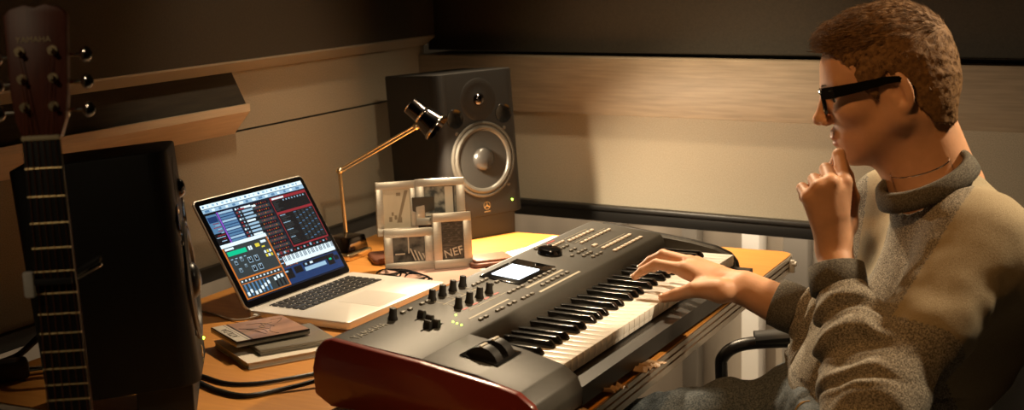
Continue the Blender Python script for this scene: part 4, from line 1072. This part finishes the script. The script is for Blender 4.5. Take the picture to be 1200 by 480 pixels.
so = np_obj('hair_strands', np.array(svs), np.array(sfs), ['hair'], hair); so['kind'] = 'stuff'
for s in (-1, 1):
    MB().tube([tuple(hp(.096, s*.012, .0165)+(0, 0, T)), tuple(hp(.094, s*.030, .0225)+(0, 0, T)), tuple(hp(.076, s*.050, .018)+(0, 0, T))], lambda t: .0042*(1-.55*t), 8, flat=.5).build('eyebrow', 'hair', person)

# ---- eyeglasses worn by the man
HMX = Matrix(((HF[0], HL_[0], HU[0], HO[0]), (HF[1], HL_[1], HU[1], HO[1]), (HF[2], HL_[2], HU[2], HO[2]+T), (0, 0, 0, 1)))
gl = bpy.data.objects.new('eyeglasses', None); COL.objects.link(gl); gl.parent = person; gl.matrix_world = HMX
gl['label'] = 'thick black framed eyeglasses'
g = MB()
for s in (-1, 1):
    o_ = [(s*.0100, .0155), (s*.0250, .0185), (s*.0600, .0180), (s*.0655, .0120), (s*.0610, -.0150), (s*.0520, -.0215), (s*.0250, -.0215), (s*.0120, -.0120)]
    n = len(o_); vs = []; ic = s*.037
    for y, z in o_:
        yi = ic+(y-ic)*.80; zi = -.001+(z+.001)*.74-.0012
        wrap = -.10*max(0, abs(y)-.03)
        vs += [(.1035+wrap, y, z), (.1035+wrap, yi, zi), (.0985+wrap, y, z), (.0985+wrap, yi, zi)]
    fs = []
    for i in range(n):
        j = (i+1) % n; a, b = i*4, j*4
        fs += [[a, b, b+1, a+1], [a+2, a+3, b+3, b+2], [a, a+2, b+2, b], [a+1, b+1, b+3, a+3]]
    if s < 0: fs = [f[::-1] for f in fs]
    g.add(vs, fs)
g.tube([(.1015, -.0125, .0085), (.1045, 0, .0115), (.1015, .0125, .0085)], .0034, 8)
g.build('rim', 'black_gloss', gl)
for s in (-1, 1):
    MB().box((.1000, s*.037, -.0015), (.0012, .044, .030), bev=.0004).build('lens', 'lens_clear', gl)
    tb_ = MB()
    pts = [(.0985, s*.0655, .0125), (.080, s*.0745, .0125), (.040, s*.0795, .0130), (.0, s*.0815, .0150), (-.020, s*.0815, .0130), (-.040, s*.0790, -.006)]
    hgt = [.0095, .0092, .0076, .0060, .0048, .0034]
    vs = []; fs = []
    for (x, y, z), h in zip(pts, hgt): vs += [(x, y-.0018, z-h), (x, y+.0018, z-h), (x, y+.0018, z+h), (x, y-.0018, z+h)]
    for i in range(5):
        for a in range(4): fs.append([i*4+a, i*4+(a+1) % 4, i*4+4+(a+1) % 4, i*4+4+a])
    fs += [[3, 2, 1, 0], [20, 21, 22, 23]]
    o = tb_.add(vs, fs).build('temple', 'black_gloss', gl)
    for k in (0, .012): MB().box((.084-k*2.2, s*.0762, .0165), (.008, .0012, .0022), bev=.0004).build('rivet', 'chrome', o)

# ---- sweater
sw = Field((.24, 1.50, -.14), (.86, 2.50, .46), .0044)
NBr = np.array(J['col']); cax = unit(np.array((-.42, -.04, .90)))
for s in (-1, 1):
    sw.cap(SHM+LVT*s*.085+(.016, 0, -.080), CHE+LVT*s*.080+(.005, 0, 0), .084, .106, .05)
    sw.cap(CHE+LVT*s*.080+(.005, 0, 0), ABD+LVT*s*.075, .106, .108, .05)
    sw.cap(ABD+LVT*s*.075, PEL+LVT*s*.08, .108, .112, .05)
sw.ell(ABD+FT*.045+(0, 0, -.03), (.10, .12, .075), np.array([FT, LVT, ZU]), .05)
sw.cap(NBr-cax*.055+(.045, .035, 0), np.array(J['sh_l'])+(.055, .06, -.05), .048, .062, .05)
tax = unit(CHE-PEL)
sw.cut(PEL+np.array((0, 0, .012)), -tax)
sw.cap(NBr-cax*.10, NBr-cax*.018, .092, .068, .05)
for s, k in ((1, 'l'), (-1, 'r')):
    sh = np.array(J['sh_'+k]); el = np.array(J['el_'+k]); wr = np.array(J['wr_'+k]); fa = np.array(J['fa_'+k]); cu = np.array(J['cu_'+k])
    sw.cap(NBr-cax*.100+(.02, 0, 0), sh+(.0, 0, -.010), .046, .062, .05)
    sw.cap(sh, el, .076 if k == 'l' else .066, .061, .04)
    sw.cap(el, fa, .060, .055 if k == 'l' else .050, .03); sw.cap(fa, cu, .055 if k == 'l' else .050, .040, .02)
sw.cap(np.array(J['sh_l'])+(.045, .02, -.06), ABD+LVT*.085+(.02, 0, .02), .075, .100, .05)
sw.cap(np.array(J['sh_l'])+(.075, .05, -.05), CHE+LVT*.085+(.035, 0, -.08), .070, .090, .05)
for k in 'lr':
    cu = np.array(J['cu_'+k]); wr = np.array(J['wr_'+k]); ax = unit(wr-cu)
    sw.cap(cu+ax*.010, cu+ax*.07, .0335, .032, .004, True)
# neck opening
sw.cap(NBr-cax*.006, NBr+cax*.14, .066, .076, .008, True)
V, Fq = sw.mesh(2)
n = vnormals(V, Fq)
def seg_t(P, a, b):
    a = np.array(a); ab = np.array(b)-a; t = ((P-a) @ ab)/(ab@ab); q = np.clip(t, 0, 1); return t, np.linalg.norm(P-a-q[:, None]*ab, axis=1)
disp = np.zeros(len(V))
def ridge(x): return 1-np.abs(np.mod(x, 2)-1)
for k, amp in (('l', 1.0), ('r', .8)):
    # bunched rings on the forearm sleeve
    t, d = seg_t(V, J['el_'+k], J['cu_'+k]); w_ = np.exp(-(np.maximum(d-.06, 0)/.02)**2)*np.clip((t+.15)/.3, 0, 1)*np.clip((1.0-t)/.06, 0, 1)
    ph = t*11+vnoise(V, 14, 0)*1.1+vnoise(V, 30, 1)*.3
    disp += amp*w_*(.0058*np.sin(ph*2.2)+.0028*np.sin(ph*4.3+1))
    # elbow crease
    t2, d2 = seg_t(V, J['sh_'+k], J['el_'+k]); w2 = np.exp(-(np.maximum(d2-.07, 0)/.025)**2)*np.clip((t2-.35)/.4, 0, 1)*np.clip((1.25-t2)/.2, 0, 1)
    disp += amp*w2*.0055*np.sin(t2*16+vnoise(V, 13, 2)*1.6)
# broad folds radiating from the armpit and across the chest
ap = np.array(J['sh_l'])+FT*.06+(0, 0, -.09)
rel = V-ap; r_ = np.linalg.norm(rel, axis=1); ang = np.arctan2(rel[:, 2], -rel[:, 0])
disp += .0035*vnoise(V*np.array((1, 1, .55)), 15, 0)*np.clip((.30-V[:, 2])/.2, 0, 1)*np.clip((.74-V[:, 0])/.1, 0, 1)
disp += .0012*vnoise(V, 34, 2)
# drawn-in hem
th_ = (V-PEL) @ tax; hm_ = np.ones(len(V))
for k in 'lr':
    for a_, b_ in (('sh_', 'el_'), ('el_', 'cu_')):
        _, d_h = seg_t(V, J[a_+k], J[b_+k]); hm_ *= np.clip((d_h-.075)/.03, 0, 1)
disp -= .010*np.exp(-((th_-.005)/.022)**2)*hm_
V = V+n*disp[:, None]
cen = V[Fq].mean(1); mi = np.zeros(len(Fq), int)
for k in 'lr':
    t, d = seg_t(cen, J['sh_'+k], J['el_'+k]); tF, dF = seg_t(cen, J['el_'+k], J['cu_'+k]); sh = np.array(J['sh_'+k])
    sh = np.array(J['sh_'+k]); axu = unit(np.array(J['el_'+k])-sh); eu = unit(FT-axu*(FT @ axu)); off = (cen-sh) @ eu
    arm = (t < .52+.02*np.sin(off*40)) & (dF > .045) & (off < .052) & ((cen-NB) @ LVT*(1 if k == 'l' else -1) > .02)
    mi[arm] = 1
    t3, d3 = seg_t(cen, J['cu_'+k], J['wr_'+k]); cu = np.array(J['cu_'+k]); wr = np.array(J['wr_'+k]); el = np.array(J['fa_'+k])
mi[((cen-SHM) @ FT < -.035) & (cen[:, 2] > .06)] = 1
sweater = np_obj('sweater', V, Fq, ['heather', 'tan_knit'], person, mi); sweater['label'] = 'grey heather sweater with tan shoulders'
# collar band and cuffs
def ringpts(c, ax, e1, r1, r2, lift=lambda a: 0, n=28):
    ax = unit(ax); e1 = unit(np.array(e1)-ax*(np.array(e1)@ax)); e2 = np.cross(ax, e1)
    return [tuple(c+e1*r1*math.cos(a)+e2*r2*math.sin(a)+ax*lift(a)+(0, 0, T)) for a in [2*math.pi*i/n for i in range(n)]]
def band(name, c, ax, e1, r1, r2, h, th, m, parent, lift=lambda a: 0, flare=0):
    ax = unit(ax); e1 = unit(np.array(e1)-ax*(np.array(e1)@ax)); e2 = np.cross(ax, e1); n = 64; vs = []; fs = []
    prof = [(-h/2, th*.15), (-h/2+.002, th*.5), (0, th*.62), (h/2-.002, th*.5), (h/2, th*.15), (h/2-.001, -th*.4), (-h/2, -th*.4)]
    K = len(prof)
    for i in range(n):
        a = 2*math.pi*i/n; rb_ = 1+.0*i
        for z, dr in prof:
            rr = dr+flare*z+.0006*math.sin(a*32)
            vs.append(c+e1*(r1+rr)*math.cos(a)+e2*(r2+rr)*math.sin(a)+ax*(z+lift(a)))
    for i in range(n):
        for j in range(K): fs.append((i*K+j, ((i+1) % n)*K+j, ((i+1) % n)*K+(j+1) % K, i*K+(j+1) % K))
    return np_obj(name, np.array(vs), np.array(fs), [m], parent)
band('collar', NBr+cax*.002, cax, FT, .074, .076, .030, .013, 'rib_knit', sweater, flare=-.25)['label'] = 'dark grey ribbed collar'
for k in 'lr':
    cu = np.array(J['cu_'+k]); ax = unit(np.array(J['wr_'+k])-cu)
    band('cuff', cu+ax*.012, ax, (0, 0, 1) if k == 'r' else (1, 0, 0), .0385, .0355, .046, .010, 'rib_knit', sweater, flare=-.02)
# necklace chain at the nape
MB().tube([tuple(NBr+cax*.022+FT*.050*math.cos(a)+LVT*.060*math.sin(a)+cax*(.004-.016*math.cos(a))+(0, 0, T)) for a in [2*math.pi*i/24 for i in range(24)]], .0011, 6, closed=True, n=3).build('necklace', 'chrome', person)

# ---- jeans and shoes
jn = Field((-.06, 1.80, -.74), (.72, 2.54, .12), .006)
for s in (-1, 1):
    jn.cap(PEL+LVT*s*.07+(-.005, 0, .02), PEL+LVT*s*.08+(0, 0, -.04), .100, .105, .04)
    k = 'l' if s > 0 else 'r'
    jn.cap(J['hip_'+k], J['kn_'+k], .093, .068, .03); jn.cap(J['kn_'+k], J['an_'+k], .066, .050, .02)
V, Fq = jn.mesh(2); n = vnormals(V, Fq); disp = .0030*vnoise(V, 22, 0)+.002*vnoise(V, 45, 1)
for k in 'lr':
    t, d = seg_t(V, J['hip_'+k], J['kn_'+k]); disp += .007*np.exp(-((t-.15)/.22)**2)*np.sin(t*22+vnoise(V, 10, 2)*1.5)+.004*np.sin(t*15+vnoise(V, 9, 1)*2)*np.clip(t, 0, 1)
V = V+n*disp[:, None]
jeans = np_obj('jeans', V, Fq, ['denim'], person)
from mathutils.bvhtree import BVHTree
bv = BVHTree.FromPolygons([tuple(v) for v in V], [tuple(f) for f in Fq])
def on_jeans(p, d=(-.3, -.7, .65)):
    p = Vector(p); dd = Vector(d).normalized(); h = bv.ray_cast(p+dd*.4, -dd); return h[0]+dd*.0012 if h[0] is not None else p
for off in (0, .008):
    pts = []
    for i in range(15):
        t = i/14; a = PEL+LVT*.10+FT*(.055+.055*t+off)+ZU*(.06-.075*t*t); q_ = on_jeans(a); pts.append((q_.x, q_.y, q_.z+T))
    MB().tube(pts, .0008, 6, n=2).build('pocket_seam', 'thread', jeans)
for k in 'lr':
    a = np.array(J['an_'+k]); c = a+np.array((-.06, .01, -.030))
    MB().box(tuple(c+(0, 0, T-.022)), (.27, .095, .022), bev=.010).sphere(tuple(c+(0, 0, T+.004)), .05, 18, sc=(2.5, .92, .85)).build('shoe', 'rubber', person)

# ================================================================ office chair
sz0 = 0
och = thing('office_chair', 'black office chair with curved armrests that the man sits on', 'chair', (.60, 2.215, 0), R(176))
def CH(x, y, z): return (x, y, z+T)
sz = -.20
MB().prism(rrect(-.24, .25, -.25, .25, .07), T+sz-.075, T+sz, bev=.018, seg=3).build('seat', 'rubber', och)
bk = MB()
vs = []; fs = []; nu, nvv = 12, 12
for s in (0, 1):
    for i in range(nu+1):
        for j in range(nvv+1):
            y = (i/nu-.5)*.46*(1-.10*(j/nvv)**2); z = sz+.04+.36*j/nvv
            x = -.205-.05*(j/nvv)+.16*(y/.5)**2 - (.03 if s else 0)
            vs.append((x, y, z+T))
K_2 = (nu+1)*(nvv+1)
for i in range(nu):
    for j in range(nvv):
        a = i*(nvv+1)+j; fs.append([a, a+1, a+nvv+2, a+nvv+1][::-1]); fs.append([K_2+a, K_2+a+1, K_2+a+nvv+2, K_2+a+nvv+1])
for i in range(nu): a = i*(nvv+1); fs += [[a, a+nvv+1, K_2+a+nvv+1, K_2+a], [a+nvv, K_2+a+nvv, K_2+a+2*nvv+1, a+2*nvv+1]]
for j in range(nvv): a = j; b = nu*(nvv+1)+j; fs += [[a, K_2+a, K_2+a+1, a+1], [b, b+1, K_2+b+1, K_2+b]]
bk.add(vs, fs, 0, True); bk.build('backrest', 'rubber', och)
for s in (-1, 1):
    y = s*.295
    ar = MB().tube([(-.20, y, T+sz-.04), (-.215, y, T+sz+.04), (-.18, y, T-.050), (-.05, y, T-.036), (.12, y, T-.038), (.195, y, T-.044), (.228, y, T-.066), (.232, y, T-.10), (.225, y, T+sz-.05)], .015, 12, flat=.8)
    ao = ar.build('armrest', 'synth_dark', och)
    MB().tube([(-.12, y, T-.030), (-.04, y, T-.024), (.08, y, T-.024), (.170, y, T-.030)], .021, 12, flat=.6).build('arm_pad', 'rubber', ao)
    MB().cyl((.0, s*.20, T+sz-.06), (0, y, T+sz-.045), .012).cyl((-.2, y, T+sz-.045), (.225, y, T+sz-.05), .011).build('arm_bracket', 'synth_dark', och)
MB().box((-.22, 0, T+sz-.0), (.03, .07, .16), bev=.008).build('back_bracket', 'synth_dark', och)
MB().cyl((0, 0, .09), (0, 0, T+sz-.07), .028).cyl((0, 0, .09), (0, 0, .26), .036).build('column', 'synth_dark', och)
for k in range(5):
    a = R(72*k+20); l_ = MB().cyl((.02*math.cos(a), .02*math.sin(a), .105), (.29*math.cos(a), .29*math.sin(a), .075), .022, .014, seg=14); o = l_.build('leg', 'synth_dark', och)
    x, y = .29*math.cos(a), .29*math.sin(a); MB().cyl((x-.018*math.sin(a), y+.018*math.cos(a), .03), (x+.018*math.sin(a), y-.018*math.cos(a), .03), .030, seg=20).cyl((x, y, .055), (x, y, .078), .008).build('caster', 'rubber', o)
